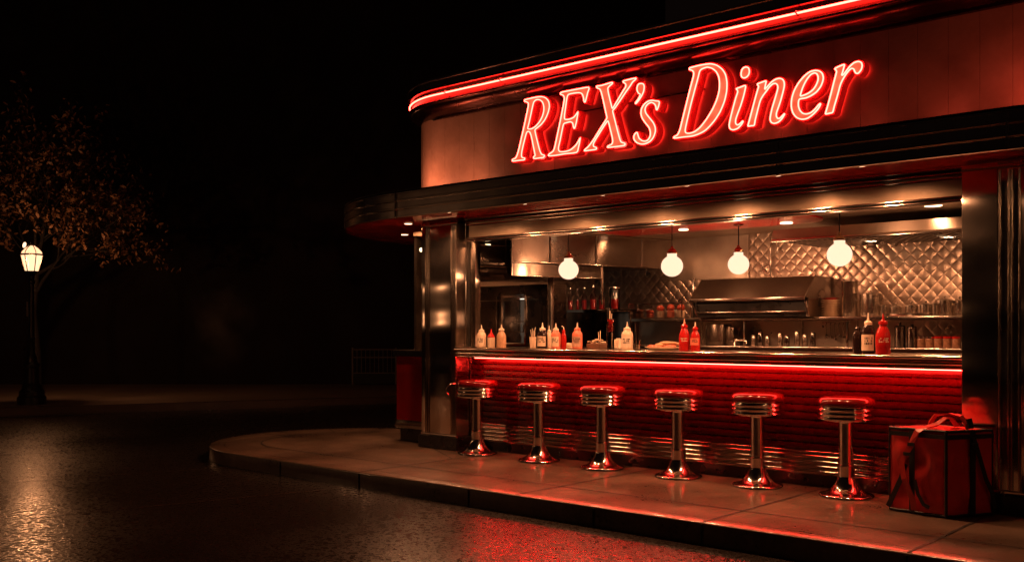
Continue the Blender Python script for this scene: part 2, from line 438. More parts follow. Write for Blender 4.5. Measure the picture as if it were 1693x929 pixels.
# kerb: rounded top edge
prof = [(0.0, -0.14), (0.002, -0.012), (0.006, -0.004), (0.015, 0.0), (0.16, 0.0)]
rows = []
for o_, z_ in prof:
    rows.append([bm.verts.new((x, y, z_)) for x, y in island(o_)])
for a, b in zip(rows[:-1], rows[1:]):
    for k in range(len(a) - 1): bm.faces.new((a[k], b[k], b[k + 1], a[k + 1]))
bmesh.ops.recalc_face_normals(bm, faces=bm.faces)
kb = finish(bm, 'kerb', M['pave'], smooth=50); struct(kb)
for f in kb.data.polygons: pass
bm = bmesh.new()
P = island(0.164); vs = [bm.verts.new((x, y, 0.0)) for x, y in P]; f = bm.faces.new(vs)
bmesh.ops.recalc_face_normals(bm, faces=bm.faces)
if f.normal.z < 0: f.normal_flip()
bmesh.ops.triangulate(bm, faces=bm.faces)
struct(finish(bm, 'sidewalk', M['pave']))
# scored joints (dark recessed lines with a bright worn lip)
bm = bmesh.new()
jp = island(0.56)
for k in range(0, len(jp) - 4): ground_strip(bm, jp[k], jp[k + 1], 0.018, 0.004)
for X in (-0.7, -2.07, -3.41, -5.05, -6.91): ground_strip(bm, (X, 5.735), (X, 7.6), 0.018, 0.0045)
for a in (-0.5, 0.15, 0.85, 1.5):
    c = Vector((-8.95, 7.22)); d = Vector((-math.sin(a + 0.6), -math.cos(a + 0.6)))
    ground_strip(bm, c + d * 0.94, c + d * 1.485, 0.012, 0.0045)
ground_strip(bm, (-8.95, 8.16), (-6.91, 6.9), 0.012, 0.0045)
struct(finish(bm, 'sidewalk_joints', simple('joint_grime', (0.018, 0.013, 0.010), 0.6, 0, 0.3)))
bm = bmesh.new()
for X in (-0.7, -2.07, -3.41, -4.3, -5.55, -6.91, -8.1): box(bm, X - 0.004, X + 0.004, 5.714, 5.735, -0.139, -0.012)
struct(finish(bm, 'kerb_joints', M['gap']))

# far pavement across the side street
bm = bmesh.new()
A = Vector((-16.75, 6.76)); d = Vector((0.4, 0.917)).normalized(); n = Vector((-d.y, d.x))
def fp(t, s): q = A + d * t + n * s; return (q.x, q.y)
poly = [fp(-16, 0), fp(40, 0), fp(40, 30), fp(-16, 30)]
prism(bm, [fp(-16, 0.18), fp(40, 0.18), fp(40, 30), fp(-16, 30)], -0.14, 0.0)
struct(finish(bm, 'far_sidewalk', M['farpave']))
bm = bmesh.new(); prism(bm, [fp(-16, 0), fp(40, 0), fp(40, 0.176), fp(-16, 0.176)], -0.139, 0.003)
bmesh.ops.bevel(bm, geom=list(bm.edges), offset=0.02, segments=2, affect='EDGES')
struct(finish(bm, 'far_kerb', M['kerb'], smooth=40))

# ------------------------------------------------------------------ DINER
diner = thing('diner', 'streamlined steel and red enamel roadside diner glowing with red neon, open serving window', 'diner', (-4.8, 7.5, 0))
def D(bm, name, mat, parent=diner, smooth=None, label=None): return finish(bm, name, mat, parent, True, smooth, label)

# upper wall of vertical metal panels
WP = round_path(-7.65, -1.9, 7.45, 0.75, 0.75, 10.4)
def arclen(path):
    s = [0.0]
    for (p, _), (q, _) in zip(path[:-1], path[1:]): s.append(s[-1] + math.dist(p, q))
    return s
def sample_path(path, t):
    s = arclen(path)
    for k in range(len(s) - 1):
        if t <= s[k + 1] or k == len(s) - 2:
            f = (t - s[k]) / max(1e-9, s[k + 1] - s[k]); p, q = path[k], path[k + 1]
            pt = (p[0][0] + (q[0][0] - p[0][0]) * f, p[0][1] + (q[0][1] - p[0][1]) * f)
            nn = Vector((p[1][0] + (q[1][0] - p[1][0]) * f, p[1][1] + (q[1][1] - p[1][1]) * f)).normalized()
            return pt, (nn.x, nn.y)
bm = bmesh.new()
L = arclen(WP)[-1]; n = int(L / 0.215); pw = L / n
for k in range(n):
    a, b = k * pw + 0.0010, (k + 1) * pw - 0.0010
    j = random.uniform(-0.0006, 0.0006)
    sub = [sample_path(WP, a + (b - a) * i / 4) for i in range(5)]
    sweep(bm, sub, [(0.0 + j, 2.60), (0.0 + j, 3.56), (-0.02, 3.56), (-0.02, 2.60)])
D(bm, 'sign_wall', M['wall'])
bm = bmesh.new(); sweep(bm, WP, [(-0.012, 2.42), (-0.012, 3.6), (-0.08, 3.6), (-0.08, 2.42)])
D(bm, 'wall_backing', M['gap'])

# parapet with neon
PP = round_path(-7.5, -1.95, 7.2, 1.0, 0.85, 10.4)
par_prof = [(-0.26, 3.52), (-0.215, 3.525), (-0.205, 3.545), (-0.17, 3.55), (-0.11, 3.565), (-0.07, 3.585), (-0.04, 3.615), (-0.035, 3.628), (-0.012, 3.630), (0.0, 3.640), (0.0, 3.652), (-0.012, 3.662),
            (-0.035, 3.672), (-0.045, 3.70), (-0.045, 3.742), (-0.035, 3.765), (-0.010, 3.772), (0.002, 3.780), (0.002, 3.790), (-0.004, 3.796), (-0.004, 3.862), (0.008, 3.868), (0.008, 3.882), (-0.004, 3.890), (-0.30, 3.895), (-0.30, 3.53)]
low = [q for q in par_prof[:19]] + [(-0.02, 3.795), (-0.30, 3.79), (-0.30, 3.53)]
bm = bmesh.new(); sweep(bm, PP, low)
par = D(bm, 'parapet', brushed('red_lacquered_steel', base=(0.075, 0.03, 0.025), scale=(3, 3, 300), rough=0.24, strength=0.03, wave=0.0, smudge=0.3), smooth=35)
bm = bmesh.new(); sweep(bm, PP, [(-0.03, 3.7955)] + par_prof[19:24] + [(-0.30, 3.7955)])
D(bm, 'top_rail', M['fascia'], par, smooth=35)
bm = bmesh.new()
pts = [(p[0] + nn[0] * -0.020, p[1] + nn[1] * -0.020, 3.722) for p, nn in PP]
tube(bm, pts, 0.0085, 8)
D(bm, 'neon_tube', M['neon'], par, smooth=60)
bm = bmesh.new()
for X in (-7.32, -6.55, -3.45, -1.98):
    tube(bm, [(X, 7.2 + 0.03, 3.70), (X, 7.165, 3.722), (X, 7.23, 3.745)], 0.006, 6)
    box(bm, X - 0.003, X + 0.003, 7.194, 7.2, 3.80, 3.862)
D(bm, 'tube_clip', M['chrome_dark'], par)
bm = bmesh.new()
poly = [(p[0] - nn[0] * 0.25, p[1] - nn[1] * 0.25) for p, nn in PP]
prism(bm, poly, 3.80, 3.86); D(bm, 'roof', M['brickdark'])

# canopy
CP = round_path(-7.80, -1.90, 6.9, 2.2, 0.9, 10.4, 28)
can_prof = [(-0.012, 2.425), (0.0, 2.425), (0.008, 2.432), (0.008, 2.444), (0.0, 2.450), (0.0, 2.506), (0.004, 2.510), (0.014, 2.515), (0.014, 2.528), (0.004, 2.533), (0.0, 2.537), (0.0, 2.592),
            (0.004, 2.596), (0.014, 2.601), (0.014, 2.612), (0.004, 2.617), (0.0, 2.620), (0.0, 2.670), (0.008, 2.676), (0.008, 2.686), (0.0, 2.692), (-0.20, 2.70), (-0.20, 2.66), (-0.012, 2.65)]
bm = bmesh.new(); sweep(bm, CP, can_prof)
canopy = D(bm, 'canopy', M['fascia'], smooth=35)
bm = bmesh.new()
poly = [(p[0] - nn[0] * 0.018, p[1] - nn[1] * 0.018) for p, nn in CP]
prism(bm, poly, 2.446, 2.49)
soff = D(bm, 'soffit', M['red_soffit'], canopy)
bm = bmesh.new()
poly = [(p[0] - nn[0] * 0.15, p[1] - nn[1] * 0.15) for p, nn in CP]
prism(bm, poly, 2.62, 2.68); D(bm, 'canopy_roof', M['gap'], canopy)
bm = bmesh.new()
poly = [(p[0] + nn[0] * 0.002, p[1] + nn[1] * 0.002) for p, nn in CP]
prism(bm, poly, 2.7015, 2.707); D(bm, 'added_black_cover', M['gap'], canopy)  # matte black sheet added to stop the top lip mirroring the red letters
bm = bmesh.new()
for X in (-7.74, -3.457, -1.86): box(bm, X - 0.005, X + 0.005, 6.880, 6.896, 2.428, 2.688)
for a in (200, 232):
    an = R(a); cx_, cy_ = -7.80 + 2.206 * math.cos(an), 9.1 + 2.206 * math.sin(an)
    tube(bm, [(cx_, cy_, 2.43), (cx_, cy_, 2.688)], 0.005, 6)
D(bm, 'fascia_seam', M['chrome'], canopy)
down = [onZ(675, 370, 2.441)[:2], onZ(669, 388, 2.441)[:2], (-9.3, 9.4), (-7.05, 6.955), (-6.05, 6.955), (-5.15, 6.955), (-4.3, 6.955), (-3.5, 6.955), (-2.85, 6.955)]
for i, (x, y) in enumerate(down):
    bm = bmesh.new(); lathe(bm, [(0.0, 2.438), (0.043, 2.438), (0.043, 2.444), (0.0, 2.444)], (x, y, 0), 24)
    D(bm, 'downlight', M['disc'], canopy)
    bm = bmesh.new(); lathe(bm, [(0.045, 2.441), (0.048, 2.437), (0.054, 2.437), (0.057, 2.4455)], (x, y, 0), 24)
    bmesh.ops.delete(bm, geom=[f for f in bm.faces if len(f.verts) > 4], context='FACES')
    D(bm, 'downlight_rim', M['chrome'], canopy)
    pw_ = 85 if i > 2 else 60
    lamp('SPOT', (x, y, 2.430), pw_, WARM, 0.045, spot=166, blend=0.6)

# pillars
def pillar(px0, px1, main, flutes, face_y, z1=2.43):
    pass
def pillar_mesh(x0, x1, panels, rolls, y, depth, z0=0.13, z1=2.444):
    bm = bmesh.new()
    box(bm, x0 + 0.004, x1 - 0.004, y + 0.010, y + depth, z0, z1)
    for a, b in panels: box(bm, a, b, y, y + 0.02, z0, z1 - 0.02, 0.004)
    for xr in (): lathe(bm, [(0.0, z0), (0.009, z0), (0.009, z1 - 0.01), (0.0, z1 - 0.01)], (xr, y + 0.009, 0), 14)
    bmesh.ops.recalc_face_normals(bm, faces=bm.faces)
    return bm
xa, xb, xc, xd, xe = X_(697, 7.4), X_(706, 7.4), X_(713, 7.4), X_(745, 7.4), X_(754.5, 7.4)
LR = [xb - 0.008, xb + 0.022, xd + 0.022, xd + 0.05, xe - 0.012]
pl = D(pillar_mesh(xa, xe, [(xa, xb - 0.03), (xb + 0.045, xd)], [xb - 0.008, xb + 0.022, xd + 0.022, xd + 0.05, xe - 0.012], 7.4, 0.26), 'pillar', M['steel_v'], smooth=35)
bm = bmesh.new(); box(bm, xa - 0.03, xe + 0.03, 7.375, 7.68, 0.0, 0.14, 0.01); D(bm, 'plinth', M['black'], pl)
bm = bmesh.new(); box(bm, xa - 0.006, xe + 0.006, 7.393, 7.5, 0.145, 0.165, 0.004); box(bm, xa - 0.006, xe + 0.006, 7.393, 7.5, 2.375, 2.395, 0.004); D(bm, 'band', M['chrome'], pl)
xa, xb, xc = X_(1590, 7.35), X_(1649, 7.35), X_(1688, 7.35)
RR = [xb + 0.014, xb + 0.072, xb + 0.092, xb + 0.140, -1.3]
pr_ = D(pillar_mesh(xa, -1.15, [(xa, xb), (xc, -1.35)], [xb + 0.014, xb + 0.072, xb + 0.092, xb + 0.140, -1.3], 7.35, 0.31), 'pillar', M['steel_v'], smooth=35)
bm = bmesh.new(); box(bm, xa - 0.01, -1.1, 7.325, 7.66, 0.0, 0.14, 0.01); D(bm, 'plinth', M['black'], pr_)
bm = bmesh.new(); box(bm, xa - 0.004, -1.14, 7.343, 7.5, 0.145, 0.165, 0.004); box(bm, xa - 0.004, -1.14, 7.343, 7.5, 2.385, 2.405, 0.004); D(bm, 'band', M['chrome'], pr_)
b = bmesh.new(); q = onY(697, 413, 7.5); lathe(b, [(0, -0.022), (0.012, -0.018), (0.02, 0), (0.012, 0.018), (0, 0.022)], (q[0] - 0.005, q[1], q[2]), 12); D(b, 'wall_bulb', M['disc'], pl)
for q_, xs_, y_ in ((pl, LR, 7.4), (pr_, RR, 7.35)):
    for x_ in xs_:
        b = bmesh.new(); lathe(b, [(0.0, 0.17), (0.007, 0.17), (0.007, 2.37), (0.0, 2.37)], (x_, y_ + 0.002, 0), 14); D(b, 'pillar_bead', M['bar'], q_, smooth=40)
XR = xa; XL = X_(785, 7.6)

# side wall behind and low red wing wall left of the pillar
bm = bmesh.new(); sweep(bm, round_path(-7.65, -1.9, 7.62, 0.60, 0.60, 10.4), [(0.0, 0.0), (0.0, 2.443), (-0.07, 2.443), (-0.07, 0.0)])
me_path = None
bmesh.ops.delete(bm, geom=[v for v in bm.verts if XL - 0.45 < v.co.x < XR + 0.42 and v.co.y < 7.7 and False], context='VERTS')
bm.free()
bm = bmesh.new()
Ps = round_path(-7.65, -1.9, 7.62, 0.60, 0.60, 10.4)
half = len(Ps) // 2
sweep(bm, Ps[:half], [(0.0, 0.0), (0.0, 2.443), (-0.07, 2.443), (-0.07, 0.0)])
sweep(bm, Ps[half:], [(0.0, 0.0), (0.0, 2.443), (-0.07, 2.443), (-0.07, 0.0)])
D(bm, 'side_wall', M['steel_v'], smooth=40)
bm = bmesh.new(); box(bm, -8.4, -1.2, 10.4, 10.5, 0, 3.8); D(bm, 'rear_wall', M['brickdark'])

WX0 = -8.62
bm = bmesh.new(); prism(bm, [(WX0 + 0.06, 7.64), (-7.9, 7.60), (-7.9, 8.3), (WX0, 8.3), (WX0, 7.70)], 0.20, 0.97)
wing = D(bm, 'wing_wall', simple('dark_red_enamel', (0.20, 0.006, 0.006), 0.22, 0, 0.15, 5))
bm = bmesh.new(); prism(bm, [(WX0 + 0.04, 7.60), (-7.9, 7.56), (-7.9, 8.34), (WX0 - 0.04, 8.34), (WX0 - 0.04, 7.68)], 0.97, 1.035)
prism(bm, [(WX0 + 0.05, 7.62), (-7.9, 7.58), (-7.9, 8.32), (WX0 - 0.02, 8.32), (WX0 - 0.02, 7.69)], 0.155, 0.20)
prism(bm, [(WX0 + 0.055, 7.63), (-7.9, 7.59), (-7.9, 8.31), (WX0 - 0.012, 8.31), (WX0 - 0.012, 7.69)], 0.205, 0.245)
bmesh.ops.bevel(bm, geom=list(bm.edges), offset=0.008, segments=2, affect='EDGES')
D(bm, 'wing_trim', M['chrome'], wing, smooth=40)
bm = bmesh.new(); prism(bm, [(WX0 + 0.09, 7.68), (-7.9, 7.64), (-7.9, 8.2), (WX0 + 0.03, 8.2), (WX0 + 0.03, 7.72)], 0.0, 0.154); D(bm, 'wing_plinth', M['black'], wing)

# recessed jamb and window frame
bm = bmesh.new()
box(bm, X_(756, 7.55), X_(768, 7.55), 7.55, 7.62, 1.09, 2.444, 0.004)
jamb = D(bm, 'jamb', M['steel_v'], smooth=35)
bm = bmesh.new(); box(bm, X_(768, 7.55), X_(776, 7.58), 7.585, 7.66, 1.09, 2.444); D(bm, 'jamb_seal', M['gap'], jamb)
bm = bmesh.new()
for px in (757, 769.5): lathe(bm, [(0.0, 1.09), (0.009, 1.09), (0.009, 2.444), (0.0, 2.444)], (X_(px, 7.545), 7.545, 0), 10)
D(bm, 'jamb_bead', M['chrome'], jamb, smooth=40)
bm = bmesh.new()
box(bm, X_(778, 7.58), X_(786, 7.58), 7.58, 7.66, 1.09, 2.225, 0.004)
box(bm, X_(778, 7.58), XR - 0.002, 7.58, 7.66, 2.200, 2.225, 0.004)
D(bm, 'window_frame', M['steel_v'], smooth=35)

# header over the opening
bm = bmesh.new(); box(bm, X_(775, 7.5), XR - 0.002, 7.5, 7.66, 2.235, 2.40); header = D(bm, 'header', brushed('header_steel', base=(0.34, 0.27, 0.20), metal=0.75, scale=(300, 300, 2), rough=0.38, strength=0.12, wave=0.001), smooth=35)
bm = bmesh.new()
def hbar(bm, x0, x1, y, z, r, seg=12):
    tube(bm, [(x0, y, z), (x1, y, z)], r, seg)
x0h = X_(773, 7.5); x1h = XR - 0.004
box(bm, x0h, x1h, 7.46, 7.5, 2.418, 2.4445, 0.003)
box(bm, x0h, x1h, 7.475, 7.5, 2.385, 2.405, 0.004); box(bm, x0h, x1h, 7.485, 7.5, 2.355, 2.372, 0.003)
box(bm, x0h, x1h, 7.48, 7.5, 2.215, 2.236, 0.004); box(bm, x0h, x1h, 7.47, 7.5, 2.190, 2.208, 0.004); box(bm, x0h, x1h, 7.512, 7.578, 2.196, 2.232)
D(bm, 'header_trim', M['bar'], header, smooth=40)
bm = bmesh.new(); box(bm, x0h, x1h, 7.495, 7.51, 2.2085, 2.2145); box(bm, x0h, x1h, 7.496, 7.6, 2.4055, 2.416); D(bm, 'header_shadow_gap', M['gap'], header)

# service counter
CL, CR = X_(756, 7.4), XR - 0.002
bm = bmesh.new()
nb = 11; z0, z1 = 0.292, 0.968; hb = (z1 - z0) / nb
rows = []
for k in range(nb):
    a = z0 + k * hb
    for dz, dy in ((0.0, 0.008), (0.005, 0.006), (0.008, -0.007), (hb * 0.5, -0.009), (hb - 0.003, -0.006)):
        rows.append((a + dz, 7.62 + dy))
ra = [bm.verts.new((CL, y, z)) for z, y in rows]; rb = [bm.verts.new((CR, y, z)) for z, y in rows]
for k in range(len(rows) - 1): bm.faces.new((ra[k], rb[k], rb[k + 1], ra[k + 1]))
box(bm, CL, CR, 7.63, 7.70, 0.10, 1.03)
front = D(bm, 'counter_front', M['ribs'])
bm = bmesh.new()
for (px) in (759, 768, 778): lathe(bm, [(0, 0.29), (0.008, 0.29), (0.008, 0.97), (0, 0.97)], (X_(px, 7.6), 7.603, 0), 10)
D(bm, 'corner_bead', M['chrome'], front, smooth=40)
bm = bmesh.new()
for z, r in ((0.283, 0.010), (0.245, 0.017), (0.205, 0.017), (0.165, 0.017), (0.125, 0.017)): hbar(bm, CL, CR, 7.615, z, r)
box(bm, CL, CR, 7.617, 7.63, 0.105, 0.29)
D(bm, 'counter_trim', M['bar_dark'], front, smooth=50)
bm = bmesh.new(); box(bm, CL, CR, 7.66, 7.72, 0.0, 0.104); D(bm, 'counter_plinth', M['black'], front)
bm = bmesh.new()
box(bm, CL - 0.02, CR, 7.385, 8.02, 1.052, 1.086, 0.008)
hbar(bm, CL - 0.02, CR, 7.385, 1.068, 0.0165)
box(bm, CL, CR, 7.42, 7.72, 1.005, 1.057)
hbar(bm, CL - 0.01, CR, 7.405, 1.026, 0.0175)
hbar(bm, CL - 0.005, CR, 7.418, 0.994, 0.012)
ctop = D(bm, 'counter_top', M['bar'], smooth=40)
bm = bmesh.new(); box(bm, X_(790, 7.55), CR, 7.50, 7.525, 0.974, 0.984); D(bm, 'light_strip', M['led'], ctop)
bm = bmesh.new(); box(bm, X_(758, 7.55), X_(766, 7.55), 7.50, 7.525, 0.974, 0.984); D(bm, 'light_strip', M['led'], ctop)
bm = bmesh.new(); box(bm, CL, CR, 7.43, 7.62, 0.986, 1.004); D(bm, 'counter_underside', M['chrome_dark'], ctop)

# kitchen shell
CZ = 2.33
bm = bmesh.new(); box(bm, -8.3, XR + 0.3, 7.72, 10.1, 0.02, 0.03); D(bm, 'kitchen_floor', simple('quarry_tile', (0.10, 0.05, 0.035), 0.4, 0, 0.2, 5))
bm = bmesh.new(); box(bm, -8.3, XR + 0.3, 7.66, 10.1, CZ, CZ + 0.04); kceil = D(bm, 'kitchen_ceiling', brushed('ceiling_steel', base=(0.36, 0.28, 0.21), scale=(3, 200, 200), rough=0.38, strength=0.1, wave=0.002, metal=0.1))
bm = bmesh.new(); xr0, xr1 = X_(1035, 9.1), X_(1350, 9.2)
prism(bm, [(xr0, 7.7), (xr1 + 0.25, 7.7), (xr1 + 0.2, 8.9), (xr1 + 0.1, 9.1), (xr1 - 0.1, 9.17), (xr0, 9.15)], CZ - 0.02, CZ - 0.003)
D(bm, 'ceiling_tray', simple('red_ceiling_enamel', (0.42, 0.010, 0.010), 0.2, 0, 0.15, 3), kceil)
bm = bmesh.new(); box(bm, -8.3, XR + 0.3, 10.0, 10.08, 0.03, CZ); kwall = D(bm, 'quilted_wall', M['quilt'])
bm = bmesh.new()
xs = X_(1100, 9.99), X_(1238, 9.99); box(bm, xs[0], xs[1], 9.985, 9.998, 1.85, CZ - 0.003)
box(bm, X_(1000, 9.99), X_(1510, 9.99), 9.985, 9.998, 1.10, 1.36)
D(bm, 'plain_steel_sheet', brushed('dented_steel', base=(0.52, 0.45, 0.38), scale=(60, 60, 3), rough=0.3, strength=0.15, wave=0.018), kwall)
bm = bmesh.new()
for px, z0_, z1_ in ((1275, 1.86, CZ - 0.01), (1327, 1.10, 1.36), (1161, 1.10, 1.36)): box(bm, X_(px, 9.98) - 0.006, X_(px, 9.98) + 0.006, 9.965, 9.984, z0_, z1_)
box(bm, X_(1275, 9.98) + 0.08, X_(1275, 9.98) + 0.09, 9.965, 9.984, 2.1, CZ - 0.01)
D(bm, 'wall_strip', M['steel_v'], kwall)
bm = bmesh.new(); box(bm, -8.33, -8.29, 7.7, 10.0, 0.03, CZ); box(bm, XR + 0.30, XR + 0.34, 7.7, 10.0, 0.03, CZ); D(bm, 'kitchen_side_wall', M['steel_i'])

# ------------------------------------------------------------------ sign letters (traced tube outlines)
def cr(crop, sx, sy=None):
    return lambda p: (crop[0] + p[0] / sx, crop[1] + p[1] / (sy or sx))
cA = cr((840, 150), 7.143); cB = cr((840, 80), 4.222); cC = cr((960, 120), 6.633); cD_ = cr((1105, 95), 6.193); cE = cr((1230, 110), 8.447); cF = cr((1300, 90), 7.743)
LET = [
 ('letter', 'slanted serif capital R glowing red', cA, [[(205,112),(250,100),(330,82),(400,75),(450,90),(485,130),(495,190),(480,260),(445,340),(400,400),(360,435),(325,465),(330,505),(345,570),(365,650),(385,720),(405,755),(435,765),(425,790),(380,797),(315,805),(308,785),(325,770),(322,740),(305,660),(290,580),(275,520),(262,492),(242,485),(225,500),(205,570),(185,650),(170,720),(165,770),(175,792),(205,800),(195,820),(140,825),(62,835),(60,815),(95,798),(115,760),(135,690),(165,560),(195,430),(225,290),(245,190),(245,150),(225,137),(203,130)],
   [(310,140),(340,112),(380,112),(412,138),(428,185),(428,245),(410,310),(375,375),(330,425),(285,453),(245,455),(240,440),(255,380),(275,290),(292,210)]]),
 ('letter', 'slanted serif capital E glowing red', cB, [[(375,310),(420,300),(500,285),(568,275),(560,310),(550,350),(542,378),(534,372),(530,345),(520,320),(500,312),(460,316),(425,325),(415,350),(405,420),(398,470),(400,497),(430,497),(460,485),(478,465),(492,445),(488,475),(480,520),(468,562),(460,550),(455,525),(440,515),(410,522),(392,530),(382,570),(368,640),(355,700),(365,722),(400,722),(440,710),(475,680),(495,650),(508,625),(503,660),(495,695),(482,728),(400,738),(340,748),(288,752),(290,740),(318,720),(330,690),(345,620),(362,540),(380,450),(395,370),(396,345),(388,330),(370,322)]]),
 ('letter', 'slanted serif capital X glowing red', cC, [[(180,155),(240,145),(350,112),(352,128),(325,150),(305,175),(308,215),(325,290),(345,370),(355,398),(385,350),(430,275),(475,200),(500,160),(500,130),(475,112),(475,98),(540,80),(612,65),(608,80),(575,110),(550,150),(500,220),(440,310),(385,390),(358,422),(365,460),(385,540),(410,640),(432,720),(450,765),(490,780),(488,800),(430,810),(305,825),(308,808),(345,790),(358,760),(352,710),(335,640),(318,570),(305,535),(290,550),(250,610),(200,690),(160,755),(145,790),(150,815),(178,825),(175,845),(120,853),(50,862),(52,848),(90,815),(140,750),(190,670),(240,590),(285,520),(295,495),(285,450),(270,380),(250,290),(232,220),(215,185),(190,175)]]),
 ('letter', 'small apostrophe glowing red', cC, [[(660,125),(690,128),(703,155),(698,205),(680,250),(650,300),(615,343),(606,338),(640,290),(660,245),(640,230),(625,200),(625,165),(638,135)]]),
 ('letter', 'slanted small letter s glowing red', cC, [[(865,320),(868,340),(860,375),(845,412),(835,408),(830,375),(815,348),(785,332),(750,345),(722,375),(712,415),(725,455),(760,500),(800,550),(822,600),(825,650),(805,710),(770,755),(720,782),(670,788),(620,770),(592,735),(590,700),(605,672),(625,660),(635,690),(648,725),(680,750),(715,755),(745,740),(768,700),(770,650),(755,605),(720,560),(685,510),(668,460),(672,405),(700,355),(740,322),(785,308),(830,315)]]),
 ('letter', 'slanted serif capital D glowing red', cD_, [[(222,115),(250,105),(330,85),(430,70),(500,85),(555,125),(590,180),(605,260),(602,350),(580,450),(535,560),(470,660),(390,745),(320,785),(250,808),(160,818),(65,830),(65,815),(100,795),(125,740),(145,660),(185,500),(230,320),(262,200),(265,160),(250,138),(222,130)],
   [(345,125),(400,105),(450,115),(495,150),(522,205),(530,270),(525,350),(500,440),(460,530),(400,630),(330,720),(270,765),(220,780),(185,775),(178,745),(195,660),(235,490),(280,320),(310,210),(325,150)]]),
 ('letter', 'slanted small letter i glowing red', cD_, [[(700,325),(740,310),(795,292),(790,340),(770,420),(745,500),(715,580),(695,640),(695,680),(715,695),(740,680),(765,655),(770,662),(750,695),(715,730),(670,745),(640,735),(628,700),(640,630),(665,530),(695,420),(715,360),(712,340)],
   [(800,103),(825,112),(835,145),(828,180),(805,207),(775,215),(755,200),(750,170),(760,130),(778,110)]]),
 ('letter', 'slanted small letter n glowing red', cE, [[(195,250),(240,232),(315,207),(312,240),(300,300),(298,325),(330,290),(390,225),(450,185),(500,172),(545,185),(568,225),(570,280),(550,370),(520,480),(490,570),(462,650),(460,700),(480,730),(510,725),(545,690),(570,665),(573,675),(540,730),(490,780),(430,800),(390,785),(372,745),(378,690),(400,590),(430,490),(460,390),(480,310),(475,265),(450,243),(410,250),(365,290),(320,350),(275,410),(240,470),(215,550),(190,650),(165,750),(150,825),(110,832),(65,838),(68,810),(95,710),(130,580),(170,430),(205,310),(212,285),(200,265)]]),
 ('letter', 'slanted small letter e glowing red', cE, [[(1000,62),(1060,70),(1100,105),(1115,160),(1105,220),(1075,290),(1020,360),(950,410),(870,445),(785,460),(768,500),(768,560),(790,620),(830,660),(880,668),(940,650),(1000,600),(1045,545),(1072,522),(1075,540),(1040,600),(970,675),(890,730),(810,742),(740,715),(690,650),(668,560),(675,450),(710,340),(770,235),(850,140),(930,80)],
   [(990,97),(1025,110),(1042,150),(1040,200),(1015,265),(975,325),(920,370),(860,400),(797,418),(800,385),(820,320),(850,250),(890,180),(940,120)]]),
 ('letter', 'slanted small letter r glowing red', cF, [[(628,190),(670,165),(748,135),(745,165),(728,230),(715,268),(730,270),(760,235),(810,170),(870,115),(925,97),(965,110),(977,150),(965,200),(930,245),(900,248),(882,225),(870,195),(845,185),(815,205),(770,260),(730,325),(700,390),(675,480),(650,570),(620,670),(600,745),(560,758),(510,768),(512,745),(540,650),(575,520),(610,380),(640,270),(650,225),(640,205)]]),
]
YF = 7.33
def smooth_loop(pts, sub=3):
    n = len(pts); out = []
    for i in range(n):
        p0, p1, p2, p3 = [Vector(pts[(i + k) % n]) for k in (-1, 0, 1, 2)]
        for s in range(sub):
            t = s / sub
            a = 0.5 * ((2 * p1) + (-p0 + p2) * t + (2 * p0 - 5 * p1 + 4 * p2 - p3) * t * t + (-p0 + 3 * p1 - 3 * p2 + p3) * t ** 3)
            lin = p1.lerp(p2, t); out.append(a * 0.75 + lin * 0.25)
    return out
def offset_loop(pts, d):
    n = len(pts); area = sum(pts[i].x * pts[(i + 1) % n].y - pts[(i + 1) % n].x * pts[i].y for i in range(n))
    sg = 1 if area > 0 else -1; out = []
    for i in range(n):
        t = (pts[(i + 1) % n] - pts[i - 1]); t.normalize()
        out.append(pts[i] + Vector((t.y, -t.x)) * d * sg)
    return out
def fill_mesh(loops, z0, z1, name):
    cu = bpy.data.curves.new('tmp', 'CURVE'); cu.dimensions = '2D'; cu.fill_mode = 'BOTH'; cu.extrude = (z1 - z0) / 2
    for lp in loops:
        sp = cu.splines.new('POLY'); sp.points.add(len(lp) - 1); sp.use_cyclic_u = True
        for k, p in enumerate(lp): sp.points[k].co = (p.x, p.y, 0, 1)
    ob = bpy.data.objects.new('tmp', cu); C.objects.link(ob)
    dg = bpy.context.evaluated_depsgraph_get(); me = bpy.data.meshes.new_from_object(ob.evaluated_get(dg))
    bpy.data.objects.remove(ob); bpy.data.curves.remove(cu)
    b = bmesh.new(); b.from_mesh(me); bpy.data.meshes.remove(me)
    for v in b.verts: v.co = Vector((v.co.x, -(v.co.z + (z0 + z1) / 2), v.co.y))
    bmesh.ops.remove_doubles(b, verts=b.verts, dist=0.0004)
    bmesh.ops.recalc_face_normals(b, faces=b.faces)
    return b
sign = thing('neon_sign', 'large red neon lettering REX\u2019s Diner mounted across the upper wall of the diner', 'neon sign', (-4.6, YF, 2.9))
OFF[sign.name] = Vector((0, 0, 0)); sx_, sz_ = -4.6, 2.9
